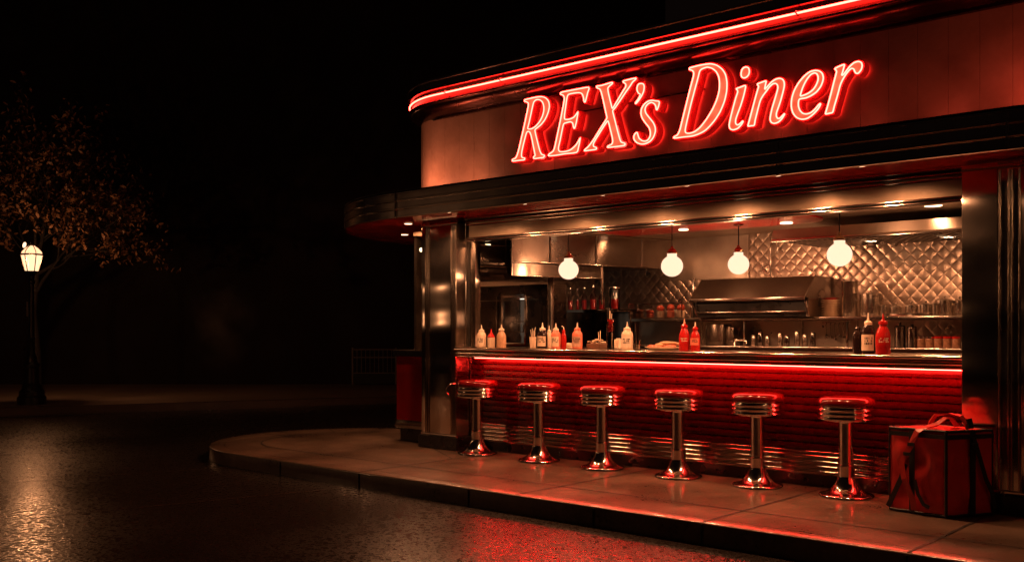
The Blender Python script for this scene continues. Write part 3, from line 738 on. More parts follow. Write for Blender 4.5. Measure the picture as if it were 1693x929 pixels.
for (nm, lab, f, loops) in LET:
    L3 = []
    for lp in loops:
        w_ = [onY(*f(p), YF) for p in lp]
        L3.append(smooth_loop([Vector((q[0] - sx_, q[2] - sz_)) for q in w_]))
    holes = [False] + [True] * (len(L3) - 1)
    if 'letter i' in lab: holes = [False, False]
    body_l = [offset_loop(l, -0.013 if h else 0.014) for l, h in zip(L3, holes)]
    b = fill_mesh(body_l, -0.098, 0.0, nm)
    lo = finish(b, 'letter', M['can'], sign, label=lab)
    b = fill_mesh(L3, 0.0015, 0.004, nm); finish(b, 'letter_face', M['face'], lo)
    b = fill_mesh(L3, -0.103, -0.099, nm); finish(b, 'added_halo_plate', M['halo'], lo)  # glowing plate added behind the letter to redden the wall around it
    b = bmesh.new()
    for l in L3: tube(b, [(p.x, -0.009, p.y) for p in l], 0.0056, 6, True)
    finish(b, 'neon_tube', M['neon_lt'], lo, smooth=60)
# faint fixing rail behind the letters
b = bmesh.new(); box(b, -1.2, 0.2, 0.10, 0.116, 0.42, 0.43); finish(b, 'fixing_rail', M['chrome_dark'], sign)

# uplights standing on the canopy roof
for i, (x, pw_) in enumerate(((-7.8, 28), (-7.15, 11), (-6.2, 3), (-4.6, 1.8), (-1.75, 12))):
    bm = bmesh.new(); box(bm, -0.07, 0.07, -0.03, 0.03, 0.0, 0.03, 0.006); lab = ('floodlight on the canopy roof at the rounded left corner', 'dim floodlight on the canopy roof under the letter E', 'dim floodlight on the canopy roof under the letter D', 'dim floodlight on the canopy roof under the letter e', 'floodlight on the canopy roof above the right pillar')[i]
    lamp('SPOT', (x, 7.14, 2.735), pw_, (1.0, 0.25, 0.12) if x < -7 else (1.0, 0.09, 0.05), 0.03, rot=(R(180 - 40), 0, 0), spot=165, blend=1.0)
    bm.free()
for x, pw_ in ((-5.4, 2.2), (-3.8, 1.8), (-3.0, 1.6), (-2.4, 2.5)): lamp('SPOT', (x, 7.14, 2.735), pw_, (1.0, 0.09, 0.05), 0.03, rot=(R(180 - 40), 0, 0), spot=165, blend=1.0)

# ------------------------------------------------------------------ STOOLS
def make_stool():
    t = thing('bar_stool', 'stool', 'bar stool', (0, 0, 0), 0, 'red topped chrome stools along the counter')
    b = bmesh.new(); lathe(b, [(0.0, 0.690), (0.202, 0.690), (0.211, 0.702), (0.213, 0.718), (0.207, 0.735), (0.192, 0.749), (0.165, 0.757), (0.10, 0.762), (0.0, 0.764)], seg=56)
    finish(b, 'seat_cushion', M['vinyl'], t, smooth=60)
    b = bmesh.new(); pr = [(0.0, 0.582), (0.198, 0.582)]
    for k in range(3):
        z = 0.588 + 0.034 * k
        pr += [(0.203, z), (0.212, z + 0.003), (0.214, z + 0.008), (0.212, z + 0.013), (0.203, z + 0.016), (0.201, z + 0.020), (0.201, z + 0.031)]
    pr += [(0.206, 0.690), (0.0, 0.6895)]
    lathe(b, pr, seg=56); finish(b, 'seat_band', M['chrome'], t, smooth=40)
    b = bmesh.new(); lathe(b, [(0.0, 0.24), (0.056, 0.24), (0.056, 0.25), (0.056, 0.555), (0.058, 0.565), (0.07, 0.572), (0.09, 0.581), (0.0, 0.5815)], seg=36); finish(b, 'column', M['chrome'], t, smooth=40)
    b = bmesh.new(); lathe(b, [(0.0, 0.001), (0.197, 0.001), (0.203, 0.006), (0.203, 0.014), (0.197, 0.020), (0.172, 0.026), (0.145, 0.036), (0.117, 0.055), (0.094, 0.083), (0.078, 0.112), (0.069, 0.134), (0.064, 0.144), (0.062, 0.151), (0.062, 0.156), (0.062, 0.224), (0.0622, 0.228), (0.067, 0.232), (0.067, 0.240), (0.060, 0.244), (0.0, 0.2445)], seg=56)
    finish(b, 'pedestal', M['chrome'], t, smooth=45)
    return t
s0 = make_stool()
SL = ['chrome stool with red round seat nearest the left pillar', 'second red chrome stool from the left pillar', 'third red chrome stool from the left, just right of the plates', 'fourth stool from the left, below the two ketchup bottles', 'fifth stool from the left, with red padded seat', 'largest looking red chrome stool, nearest the delivery bag']
SL[2] = 'third red chrome stool from the left pillar'
for i, (px, py) in enumerate(((790, 750), (896, 761), (1000, 773), (1122, 788), (1253, 803), (1399, 820))):
    x, y, _ = onZ(px, py)
    if i == 0: s0.location = (x, 7.36, 0); s0['label'] = SL[0]
    else: dup(s0, (x, 7.36, 0), random.uniform(0, 3), SL[i])

# ------------------------------------------------------------------ DELIVERY BAG
Fc, Lc, Rc = Vector((-2.25, 6.93, 0)), Vector((-2.655, 7.00, 0)), Vector((-2.050, 7.255, 0))
Bc = Lc + Rc - Fc; bag = thing('delivery_bag', 'square red insulated delivery bag with black piping and straps by the right pillar', 'bag', tuple(Fc))
HB = 0.575
def bagpt(u, v, z):
    """u: 0 front corner..1 left corner, v: 0 front corner..1 right corner"""
    return Fc + (Lc - Fc) * u + (Rc - Fc) * v + Vector((0, 0, z))
def bq(bm, f, nu=18, nv=18, amp=0.009, seed=0):
    rnd = random.Random(seed); ph = [rnd.uniform(0, 6) for _ in range(6)]
    g = []
    for i in range(nu + 1):
        row = []
        for j in range(nv + 1):
            s, t = i / nu, j / nv; p, n_ = f(s, t)
            e = min(s, 1 - s, t, 1 - t) * 4; e = min(1, e)
            hgt = amp * e * (math.sin(5 * s + 3 * t + ph[0]) + 0.6 * math.sin(11 * s - 7 * t + ph[1]) + 0.4 * math.sin(17 * t + 5 * s + ph[2])) + 0.010 * e
            row.append(bm.verts.new(p + n_ * hgt))
        g.append(row)
    for i in range(nu):
        for j in range(nv): bm.faces.new((g[i][j], g[i + 1][j], g[i + 1][j + 1], g[i][j + 1]))
nl = Vector((Lc - Fc).cross(Vector((0, 0, 1)))).normalized(); nl = nl if nl.y < 0 else -nl
nr = Vector((Rc - Fc).cross(Vector((0, 0, 1)))).normalized(); nr = nr if nr.x > 0 else -nr
bm = bmesh.new()
zt = lambda: HB
bq(bm, lambda s, t: (bagpt(s, 0, 0.01 + t * HB), nl), seed=1)
bq(bm, lambda s, t: (bagpt(0, s, 0.01 + t * HB), nr), seed=2)
bq(bm, lambda s, t: (bagpt(s, 1, 0.01 + t * HB), -nl), seed=3)
bq(bm, lambda s, t: (bagpt(1, s, 0.01 + t * HB), -nr), seed=4)
bq(bm, lambda s, t: (bagpt(s, t, 0.01 + HB), Vector((0, 0, 1))), seed=5, amp=0.004)
bq(bm, lambda s, t: (bagpt(s, t, 0.004), Vector((0, 0, -0.01))), seed=6, amp=0.0)
bmesh.ops.remove_doubles(bm, verts=bm.verts, dist=0.008); bmesh.ops.recalc_face_normals(bm, faces=bm.faces)
body = finish(bm, 'bag_body', M['nylon'], bag, True, 60)
bm = bmesh.new()
for z in (0.014, HB + 0.008):
    cs = [bagpt(0, 0, z), bagpt(1, 0, z), bagpt(1, 1, z), bagpt(0, 1, z)]
    for a, b in zip(cs, cs[1:] + cs[:1]): tube(bm, [a.lerp(b, k / 6) + Vector((0, 0, 0.002 * math.sin(k * 2.1))) for k in range(7)], 0.010, 8)
for u, v in ((0, 0), (1, 0), (1, 1), (0, 1)): tube(bm, [bagpt(u, v, 0.014 + (HB - 0.006) * k / 5) + (nl + nr) * (0.003 if u + v == 0 else 0) for k in range(6)], 0.011 if u + v == 0 else 0.007, 8)
z = HB - 0.028
for a, b, nn in ((bagpt(0, 0, z), bagpt(1, 0, z), nl), (bagpt(0, 0, z), bagpt(0, 1, z), nr)): strap(bm, [a.lerp(b, k / 5) + nn * 0.013 for k in range(6)], 0.03, 0.004, (0, 0, 1))
finish(bm, 'piping', M['webbing'], bag, True, 50)
up = Vector((0, 0, 1)); eL = (Lc - Fc).normalized(); eR = (Rc - Fc).normalized()
bm = bmesh.new()   # black vertical bands on both faces
strap(bm, [bagpt(0, 0.52, 0.02 + (HB - 0.02) * k / 8) + nr * 0.024 for k in range(9)], 0.045, 0.004, eR)
strap(bm, [bagpt(0.56, 0, 0.02 + (HB - 0.02) * k / 8) + nl * 0.024 for k in range(9)], 0.04, 0.004, eL)
finish(bm, 'webbing_band', M['webbing'], bag, True)
bm = bmesh.new()   # loose black strap hanging to each side
strap(bm, [bagpt(0, 0.52, HB - 0.03) + nr * 0.03, bagpt(0, 0.62, HB * 0.75) + nr * 0.036, bagpt(0, 0.78, HB * 0.45) + nr * 0.034, bagpt(0, 0.93, 0.16) + nr * 0.03, bagpt(0, 1.0, 0.05) + nr * 0.024], 0.032, 0.004, eR)
strap(bm, [bagpt(0.66, 0, HB * 0.60) + nl * 0.036, bagpt(0.74, 0, HB * 0.42) + nl * 0.034, bagpt(0.85, 0, 0.15) + nl * 0.03, bagpt(1.0, 0, 0.03) + nl * 0.02], 0.035, 0.004, eL)
strap(bm, [bagpt(0.50, 0, HB * 0.42) + nl * 0.034, bagpt(0.44, 0, 0.15) + nl * 0.036, bagpt(0.34, 0, 0.08) + nl * 0.036, bagpt(0.24, 0, 0.065) + nl * 0.034], 0.026, 0.004, (0, 0, 1))
finish(bm, 'shoulder_strap', M['webbing'], bag, True)
bm = bmesh.new()   # red carrying strap from the top over the left face
pts = [bagpt(0.30, 0.62, HB + 0.03), bagpt(0.30, 0.50, HB + 0.085), bagpt(0.30, 0.36, HB + 0.09), bagpt(0.33, 0.22, HB + 0.05), bagpt(0.40, 0.08, HB + 0.028), bagpt(0.46, 0.0, HB + 0.0) + nl * 0.03,
       bagpt(0.58, 0, HB * 0.80) + nl * 0.038, bagpt(0.70, 0, HB * 0.66) + nl * 0.04, bagpt(0.72, 0, HB * 0.58) + nl * 0.044, bagpt(0.66, 0, HB * 0.42) + nl * 0.05, bagpt(0.60, 0, HB * 0.3) + nl * 0.044, bagpt(0.53, 0, 0.10) + nl * 0.034, bagpt(0.52, 0, 0.03) + nl * 0.026]
strap(bm, pts, 0.042, 0.006, [eL] * 13)
finish(bm, 'carry_strap', M['nylon_hi'], bag, True)
bm = bmesh.new()
hp = [bagpt(0.60, 0.40, HB + 0.02), bagpt(0.58, 0.40, HB + 0.055), bagpt(0.50, 0.40, HB + 0.105), bagpt(0.30, 0.46, HB + 0.118), bagpt(0.14, 0.50, HB + 0.105), bagpt(0.06, 0.52, HB + 0.055), bagpt(0.04, 0.54, HB + 0.02)]
strap(bm, hp, 0.04, 0.010, eR)
finish(bm, 'handle', M['nylon_hi'], bag, True)
bm = bmesh.new()
strap(bm, [bagpt(0.05, 0.55, HB + 0.09), bagpt(0.02, 0.55, HB + 0.05), bagpt(0.01, 0.54, HB + 0.026)], 0.04, 0.012, eR)
for c_, n_, e_ in ((bagpt(0, 0.52, HB * 0.86), nr, eR), (bagpt(0.55, 0, HB * 0.84), nl, eL), (bagpt(0.625, 0, HB * 0.72), nl, eL)):
    strap(bm, [c_ + n_ * 0.044 + up * -0.012, c_ + n_ * 0.044 + up * 0.012], 0.05, 0.008, e_)
finish(bm, 'buckle', M['webbing'], bag, True)

# ------------------------------------------------------------------ PENDANTS
pend = [(940, 446, 8.10, 'globe pendant lamp hanging nearest the left end of the serving window'), (1111, 440, 8.10, 'globe pendant lamp above the two red ketchup bottles'),
        (1221, 437, 8.85, 'smaller looking globe pendant lamp over the broiler, set back in the kitchen'), (1388, 421, 8.10, 'biggest looking globe pendant lamp, hanging nearest the right pillar')]
def make_pendant(z):
    t = thing('pendant_lamp', 'x', 'pendant lamp', (0, 0, z), 0, 'opal globe pendants over the counter'); OFF[t.name] = Vector((0, 0, 0))
    b = bmesh.new(); lathe(b, [(0.104 * math.cos(R(a)), 0.100 * math.sin(R(a))) for a in range(-90, 62, 8)] + [(0.046, 0.092), (0.046, 0.122), (0.0, 0.1225)], seg=36); finish(b, 'globe', M['globe'], t, smooth=60)
    b = bmesh.new(); lathe(b, [(0.048, 0.118), (0.050, 0.126), (0.046, 0.140), (0.030, 0.160), (0.014, 0.172), (0.010, 0.19), (0.0, 0.19)], seg=24); finish(b, 'cap', simple('aged_brass', (0.30, 0.20, 0.13), 0.25, 1, 0.2) if 'aged_brass' not in bpy.data.materials else bpy.data.materials['aged_brass'], t, smooth=50)
    b = bmesh.new(); lathe(b, [(0.0, 0.185), (0.006, 0.185), (0.006, CZ - 0.014 - z), (0, CZ - 0.014 - z)], seg=10); finish(b, 'stem', M['iron'], t, smooth=60)
    b = bmesh.new(); lathe(b, [(0.0, CZ - 0.034 - z), (0.03, CZ - 0.034 - z), (0.05, CZ - 0.026 - z), (0.05, CZ - 0.021 - z), (0, CZ - 0.021 - z)], seg=24); finish(b, 'ceiling_rose', M['chrome_dark'], t, smooth=40)
    return t
for px, py, Y, lab in pend:
    p = onY(px, py, Y); t = make_pendant(p[2]); t.location = p; t['label'] = lab
    lamp('POINT', p, 45, WARM, 0.05)

# recessed kitchen lights
for i, (x, y, z, pw_, r) in enumerate([(X_(1543, 8.72), 8.72, CZ, 55, 0.07), (X_(1300, 9.0), 9.0, CZ - 0.02, 52, 0.06), (X_(1130, 8.9), 8.9, CZ - 0.02, 40, 0.05), (X_(962, 8.4), 8.4, CZ, 12, 0.05), (X_(1440, 9.45), 9.45, 2.125, 50, 0.05), (X_(1570, 9.5), 9.5, 2.125, 45, 0.05)]):
    b = bmesh.new(); lathe(b, [(0, z - 0.006), (r, z - 0.006), (r, z - 0.001), (0, z - 0.001)], (x, y, 0), 24); D(b, 'recessed_light', M['disc'], kceil)
    lamp('SPOT', (x, y, z - 0.02), pw_, WARM, 0.05, spot=150, blend=0.8)

# ------------------------------------------------------------------ KITCHEN EQUIPMENT
# right extractor hood
hx0 = X_(1278, 8.8)
hood = thing('extractor_hood', 'long stainless extractor hood above the quilted wall behind the right pendant lamp', 'extractor hood', (hx0 + 1, 9.4, 2.1))
b = bmesh.new(); box(b, hx0, XR + 0.28, 8.8, 9.98, 2.135, 2.225); finish(b, 'hood_body', brushed('hood_steel', base=(0.50, 0.43, 0.36), scale=(3, 3, 200), rough=0.36, strength=0.1, wave=0.003, aniso=0.7, tz=1.0), hood, True)
b = bmesh.new(); box(b, hx0 - 0.01, XR + 0.28, 8.785, 8.81, 2.105, 2.134, 0.004); finish(b, 'hood_lip', M['steel_h'], hood, True, 40)
b = bmesh.new()
for k in range(46):
    x = hx0 + 0.03 + k * (XR + 0.22 - hx0) / 46; box(b, x, x + 0.018, 9.0, 9.9, 2.118, 2.134)
finish(b, 'grease_filter', M['chrome_dark'], hood, True)
# left splayed duct boxes
A0 = Vector(onY(846, 420, 7.76)); A1 = Vector((X_(1110, 9.98), 9.98, 0))
duct = thing('ventilation_duct', 'wide slanting stainless duct casing at the upper left of the kitchen behind the first pendant', 'duct', (-7.2, 8.8, 1.97))
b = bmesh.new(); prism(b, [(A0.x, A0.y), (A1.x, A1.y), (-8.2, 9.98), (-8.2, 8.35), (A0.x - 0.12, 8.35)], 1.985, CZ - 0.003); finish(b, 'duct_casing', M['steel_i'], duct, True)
b = bmesh.new(); dd = (A1 - A0).xy.normalized(); nn = Vector((dd.y, -dd.x))
q0 = Vector((A0.x, A0.y)); q1 = Vector((A1.x, A1.y))
for z in (1.985, 2.315): tube(b, [(*(q0 + nn * 0.004), z), (*(q1 + nn * 0.004), z)], 0.008, 8)
tube(b, [(*(q0 + nn * 0.004), 1.985), (*(q0 + nn * 0.004), 2.31)], 0.008, 8)
finish(b, 'duct_edging', M['steel_h'], duct, True, 60)
for f_ in (0.22, 0.5, 0.80):
    b = bmesh.new(); q_ = q0 + (q1 - q0) * f_; box(b, q_.x - 0.002, q_.x + 0.006, q_.y - 0.012, q_.y + 0.012, 1.995, 2.31); finish(b, 'duct_seam', M['chrome_dark'], duct, True)
b = bmesh.new()
B1 = q0 + dd * ((Vector((X_(1003, 8.95), 8.95)) - q0).dot(dd))
r0 = q0 + dd * 0.02 - nn * 0.03; r1 = B1 - nn * 0.03
prism(b, [(r0.x, r0.y), (r1.x, r1.y), (r1.x - 0.7, r1.y + 0.2), (-8.2, 8.4), (r0.x - 0.1, 8.4)], 1.835, 1.972); finish(b, 'lower_duct', M['steel_i'], duct, True)
b = bmesh.new(); tube(b, [(*(r0 + nn * 0.003), 1.84), (*(r1 + nn * 0.003), 1.84)], 0.007, 8); tube(b, [(*(r0 + nn * 0.003), 1.84), (*(r0 + nn * 0.003), 1.972)], 0.007, 8); box(b, r1.x - 0.01, r1.x + 0.012, r1.y, r1.y + 0.02, 1.55, 1.972)
finish(b, 'duct_bracket', M['steel_h'], duct, True, 60)
q_ = q0 + (q1 - q0) * 0.62 + nn * 0.20
b = bmesh.new(); lathe(b, [(0, CZ - 0.006), (0.05, CZ - 0.006), (0.05, CZ - 0.001), (0, CZ - 0.001)], (q_.x, q_.y, 0), 24); D(b, 'recessed_light', M['disc'], kceil)
lamp('SPOT', (q_.x, q_.y, CZ - 0.012), 32, WARM, 0.04, spot=168, blend=0.6)
# wall cabinet at far left
cab = thing('wall_cabinet', 'small stainless wall cabinet in the top left corner of the serving window', 'cabinet', (-7.4, 8.0, 2.0))
c0 = Vector(onY(786, 430, 7.72)); c1 = Vector(onY(836, 430, 8.1))
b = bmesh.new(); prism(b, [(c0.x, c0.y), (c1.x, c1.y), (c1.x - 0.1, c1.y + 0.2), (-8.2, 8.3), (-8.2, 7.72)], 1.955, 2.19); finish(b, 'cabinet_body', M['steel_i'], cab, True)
b = bmesh.new(); prism(b, [(c0.x + .01, c0.y), (c1.x + .01, c1.y), (c1.x - 0.1, c1.y + 0.2), (-8.2, 8.3), (-8.2, 7.72)], 1.89, 1.93); prism(b, [(c0.x, c0.y), (c1.x, c1.y), (c1.x - 0.1, c1.y + 0.2), (-8.2, 8.3), (-8.2, 7.72)], 2.20, CZ - 0.004); finish(b, 'cabinet_shelf', M['steel_i'], cab, True)
b = bmesh.new()
for z in (1.955, 2.185): tube(b, [(c0.x + .008, c0.y, z), (c1.x + .008, c1.y, z)], 0.005, 6)
tube(b, [(c1.x + .006, c1.y, 1.9), (c1.x + .006, c1.y, 2.3)], 0.008, 6); finish(b, 'cabinet_edging', M['steel_h'], cab, True)
b = bmesh.new(); lathe(b, [(0, 2.192), (0.03, 2.192), (0.03, 2.198), (0, 2.198)], (c0.x - 0.02, c0.y + 0.22, 0), 16); finish(b, 'cabinet_light', M['disc'], cab, True)

# glass door fridge
FY = 8.55; fx0, fx1 = X_(780, FY), X_(905, FY)
fr = thing('refrigerator', 'dark steel refrigerator with glass door lit from inside at the left of the kitchen', 'refrigerator', ((fx0 + fx1) / 2, FY + .3, 0.03))
dk = simple('dark_fridge_steel', (0.10, 0.085, 0.075), 0.3, 1.0, 0.25, 4)
gx0, gx1 = X_(834, FY), X_(869, FY); gz0, gz1 = 1.12, onY(850, 492, FY)[2]
b = bmesh.new()
box(b, fx0, gx0 - 0.03, FY, FY + 0.34, 0.03, 1.78); box(b, gx1 + 0.03, fx1, FY, FY + 0.34, 0.03, 1.78)
box(b, gx0 - 0.029, gx1 + 0.029, FY, FY + 0.34, gz1 + 0.03, 1.78); box(b, gx0 - 0.029, gx1 + 0.029, FY, FY + 0.34, 0.03, gz0 - 0.03)
finish(b, 'fridge_body', dk, fr, True)
b = bmesh.new(); box(b, gx0 - 0.025, gx1 + 0.025, FY + 0.31, FY + 0.33, gz0, gz1); finish(b, 'fridge_liner', M['fridge_in'], fr, True)
b = bmesh.new()
for x0, x1, z0, z1 in ((gx0 - 0.028, gx0, gz0 - 0.03, gz1 + 0.03), (gx1, gx1 + 0.028, gz0 - 0.03, gz1 + 0.03)): box(b, x0, x1, FY - 0.025, FY + 0.01, z0, z1, 0.004)
box(b, gx0, gx1, FY - 0.025, FY + 0.01, gz1, gz1 + 0.028, 0.004); box(b, gx0, gx1, FY - 0.025, FY + 0.01, gz0 - 0.03, gz0, 0.004)
door = finish(b, 'door_frame', M['steel_v'], fr, True, 40)
b = bmesh.new(); box(b, gx0, gx1, FY - 0.006, FY - 0.002, gz0, gz1); finish(b, 'door_glass', M['glass'], door, True)
b = bmesh.new()
for z in (1.24, 1.36): box(b, gx0, gx1, FY + 0.08, FY + 0.30, z, z + 0.01)
for k in range(7):
    lathe(b, [(0, 0), (0.018, 0), (0.018, 0.06), (0.008, 0.08), (0, 0.08)], (gx0 + 0.02 + 0.04 * k, FY + 0.16 + 0.03 * (k % 2), 1.25 if k % 2 else 1.13), 8)
finish(b, 'fridge_shelf', simple('fridge_stock', (0.12, 0.08, 0.06), 0.5, 0, 0.4, 12), fr, True)
b = bmesh.new(); box(b, gx0 + 0.02, gx0 + 0.12, FY + 0.2, FY + 0.215, gz1 - 0.03, gz1 - 0.02); box(b, gx1 - 0.13, gx1 - 0.005, FY + 0.05, FY + 0.065, gz1 - 0.025, gz1 - 0.012); finish(b, 'fridge_light', emit('cool_tube', (1, 0.85, 0.68), 3.0), fr, True)
b = bmesh.new()
for px in (823, 898): box(b, X_(px, FY) - 0.008, X_(px, FY) + 0.008, FY - 0.02, FY, 1.0, 1.66)
box(b, fx0, fx1, FY - 0.02, FY, 1.60, 1.615); finish(b, 'fridge_trim', M['chrome_dark'], fr, True)
# steel post
px_ = X_(908.5, 8.5)
b = bmesh.new(); box(b, px_ - 0.026, px_ + 0.022, 8.5, 8.548, 0.03, 1.84, 0.005); tag(finish(b, 'steel_post', M['steel_v'], smooth=40), 'slim bright steel post right of the dark refrigerator', 'post')

# back counter, long shelf
bc = thing('back_counter', 'stainless back counter below the long shelf, against the quilted wall', 'counter', (-5, 9.6, 0.03))
b = bmesh.new(); box(b, X_(1012, 9.4), XR + 0.28, 9.35, 9.95, 1.065, 1.10, 0.006); finish(b, 'worktop', M['steel_h'], bc, True, 40)
b = bmesh.new(); box(b, X_(1012, 9.4) + 0.02, XR + 0.26, 9.40, 9.92, 0.03, 1.064); finish(b, 'cabinet_front', M['steel_i'], bc, True)
b = bmesh.new(); box(b, -6.75, X_(1012, 9.4) - 0.01, 9.3, 9.95, 0.03, 1.065); finish(b, 'counter_end', M['chrome_dark'], bc, True)
b = bmesh.new(); box(b, X_(920, 9.9), X_(1043, 9.9), 9.88, 9.93, 1.066, 1.50); finish(b, 'dark_back_panel', M['chrome_dark'], bc, True)
sh = thing('wall_shelf', 'long stainless wall shelf carrying the broiler, plates and pots', 'shelf', (-5, 9.75, 1.36))
b = bmesh.new(); box(b, X_(1043, 9.5), XR + 0.28, 9.5, 9.98, 1.362, 1.40, 0.004); finish(b, 'shelf_board', M['steel_h'], sh, True, 40)
b = bmesh.new()
for px in (1050, 1230, 1400): box(b, X_(px, 9.6) - 0.008, X_(px, 9.6) + 0.008, 9.6, 9.62, 1.10, 1.361)
finish(b, 'shelf_bracket', M['steel_v'], sh, True)
sh2 = thing('glass_shelf', 'short dark shelf holding a row of red drink bottles behind the first pendant', 'shelf', (-7, 9.3, 1.5))
z_s = onY(960, 512, 9.2)[2]
b = bmesh.new(); box(b, X_(918, 9.2), X_(1043, 9.2), 9.2, 9.6, z_s - 0.03, z_s, 0.003); finish(b, 'shelf_board', M['chrome_dark'], sh2, True, 40)
b = bmesh.new(); box(b, X_(1005, 9.18) - 0.012, X_(1005, 9.18) + 0.012, 9.175, 9.199, 1.10, z_s + 0.02); box(b, X_(919.5, 9.18) - 0.006, X_(919.5, 9.18) + 0.006, 9.18, 9.199, 1.10, z_s + 0.015); finish(b, 'shelf_bracket', M['steel_v'], sh2, True)

# broiler
bx0, bx1 = X_(1141, 9.35), X_(1330, 9.35); bz = 1.402
br = thing('broiler', 'wide stainless broiler with slanted hood and black slot on the long shelf', 'broiler', ((bx0 + bx1) / 2, 9.65, bz))
z_lip = onY(1235, 493, 9.35)[2]; z_top = onY(1240, 460, 9.6)[2]
b = bmesh.new()
vs = [(9.35, z_lip), (9.60, z_top), (9.97, z_top), (9.97, z_lip)]
va = [b.verts.new((bx0, y, z)) for y, z in vs]; vb = [b.verts.new((bx1, y, z)) for y, z in vs]
for k in range(4): b.faces.new((va[k], vb[k], vb[(k + 1) % 4], va[(k + 1) % 4]))
b.faces.new(list(reversed(va))); b.faces.new(vb); bmesh.ops.recalc_face_normals(b, faces=b.faces)
finish(b, 'broiler_hood', M['steel_i'], br, True)
b = bmesh.new(); box(b, bx0 - 0.004, bx1 + 0.004, 9.335, 9.35, z_lip - 0.03, z_lip + 0.006, 0.004); box(b, bx0 + 0.06, bx1 - 0.01, 9.37, 9.39, bz + 0.04, bz + 0.06, 0.004)
for x in (bx0, bx1): tube(b, [(x, 9.347, z_lip), (x, 9.597, z_top + 0.002)], 0.006, 6)
tube(b, [(bx0 + 0.01, 9.36, z_lip - 0.02), (bx0 + 0.06, 9.40, bz + 0.01)], 0.007, 6); tube(b, [(bx1 - 0.01, 9.36, z_lip - 0.02), (bx1 + 0.02, 9.40, bz + 0.01)], 0.007, 6)
finish(b, 'broiler_rail', M['steel_h'], br, True, 40)
b = bmesh.new(); box(b, bx0 + 0.02, bx1 - 0.01, 9.42, 9.96, bz + 0.001, z_lip - 0.002); finish(b, 'broiler_slot', M['black'], br, True)
b = bmesh.new(); box(b, bx1 - 0.009, bx1 + 0.02, 9.40, 9.965, bz + 0.001, z_lip - 0.003); finish(b, 'broiler_side', M['steel_i'], br, True)
b = bmesh.new(); box(b, bx0 - 0.03, bx0 - 0.012, 9.45, 9.47, bz, z_top + 0.02); finish(b, 'broiler_post', M['steel_v'], br, True)

# ---- shelf-top kitchenware
def put(px, Y, z=None): return (X_(px, Y), Y, z)
def scl(px, Y): return F_PX * (fy + (px - CX) / F_PX * ry) / Y
def lobj(name, prof, mat, loc, lab, cat, parent=None, seg=28, group=None, smooth=50):
    b = bmesh.new(); lathe(b, prof, (0, 0, 0), seg); o = finish(b, name, mat, parent, smooth=smooth); o.location = loc
    if parent is None: tag(o, lab, cat, group)
    return o
ZS = 1.401
# plates: each one its own thing
for k in range(11):
    s = 0.094 if k else 0.092
    m_ = M['ketchup'] if k == 10 else M['cream']
    lab = 'red plate on top of the plate stack beside the broiler' if k == 10 else ('bottom', 'second lowest', 'third lowest', 'fourth lowest', 'fifth lowest', 'fifth from the top', 'fourth from the top', 'third from the top', 'second from the top', 'topmost')[k] + ' cream plate in the stack right of the broiler'
    z = ZS + k * 0.0175
    lobj('plate', [(0, 0), (0.055, 0), (0.060, 0.004), (s, 0.014), (s, 0.0165), (0.058, 0.009), (0, 0.008)], m_, (*put(1373, 9.72)[:2], z), lab, 'plate', group='plates stacked on the long shelf')
def canister(px, Y, r, h, z, lab, cat, lid=True, mat=None, name='canister', group=None, handles=False, knob=True):
    t = thing(name, lab, cat, (X_(px, Y), Y, z), 0, group); OFF[t.name] = Vector((0, 0, 0))
    b = bmesh.new(); lathe(b, [(0, 0), (r * 0.98, 0), (r, 0.006), (r, h * 0.96), (r * 1.03, h * 0.97), (r * 1.03, h), (0, h)], seg=32); finish(b, 'pot_body' if handles or lid else 'canister_body', mat or M['pot'], t, smooth=40)
    if lid:
        b = bmesh.new(); lathe(b, [(0, h + 0.001), (r * 1.02, h + 0.001), (r * 1.02, h + 0.008), (r * 0.8, h + 0.02), (0, h + 0.026)] , seg=32)
        if knob: lathe(b, [(0, h + 0.026), (0.008, h + 0.026), (0.014, h + 0.04), (0.012, h + 0.048), (0, h + 0.05)], seg=14)
        finish(b, 'lid', mat or M['pot'], t, smooth=40)
    if handles:
        b = bmesh.new()
        for sg in (-1, 1): tube(b, [(sg * r, -0.03, h * 0.75), (sg * (r + 0.03), -0.02, h * 0.77), (sg * (r + 0.03), 0.02, h * 0.77), (sg * r, 0.03, h * 0.75)], 0.005, 8)
        finish(b, 'pot_handle', M['chrome'], t, smooth=60)
    return t
canister(1405, 9.7, 0.078, 0.355, ZS, 'tall polished steel canister right of the plate stack', 'canister', lid=False)
canister(1441, 9.7, 0.112, 0.21, ZS, 'stock pot with side handles between the tall canister and the small pans', 'pot', name='stock_pot', handles=True)
tray = thing('pan_tray', 'low round edged steel tray under the three lidded pans', 'tray', (X_(1505, 9.7), 9.7, ZS)); OFF[tray.name] = Vector()
b = bmesh.new(); lathe(b, [(0, 0), (0.22, 0), (0.235, 0.02), (0.235, 0.026), (0.218, 0.008), (0, 0.008)], seg=40, sy=0.62); finish(b, 'tray_body', M['chrome'], tray, smooth=40)
for px, r, h, lab in ((1481, 0.058, 0.075, 'left lidded small pan on the steel tray'), (1507, 0.060, 0.085, 'middle lidded small pan on the steel tray'), (1531, 0.058, 0.09, 'right lidded small pan on the steel tray')):
    canister(px, 9.68, r, h, ZS + 0.0095, lab, 'pan', name='small_pan', group='small lidded pans on the tray')
canister(1561, 9.7, 0.078, 0.14, ZS, 'lidded pot left of the rightmost pot on the long shelf', 'pot', name='sauce_pot', handles=True)
canister(1586, 9.75, 0.06, 0.13, ZS, 'rightmost pot on the long shelf, beside the right pillar', 'pot', name='sauce_pot')
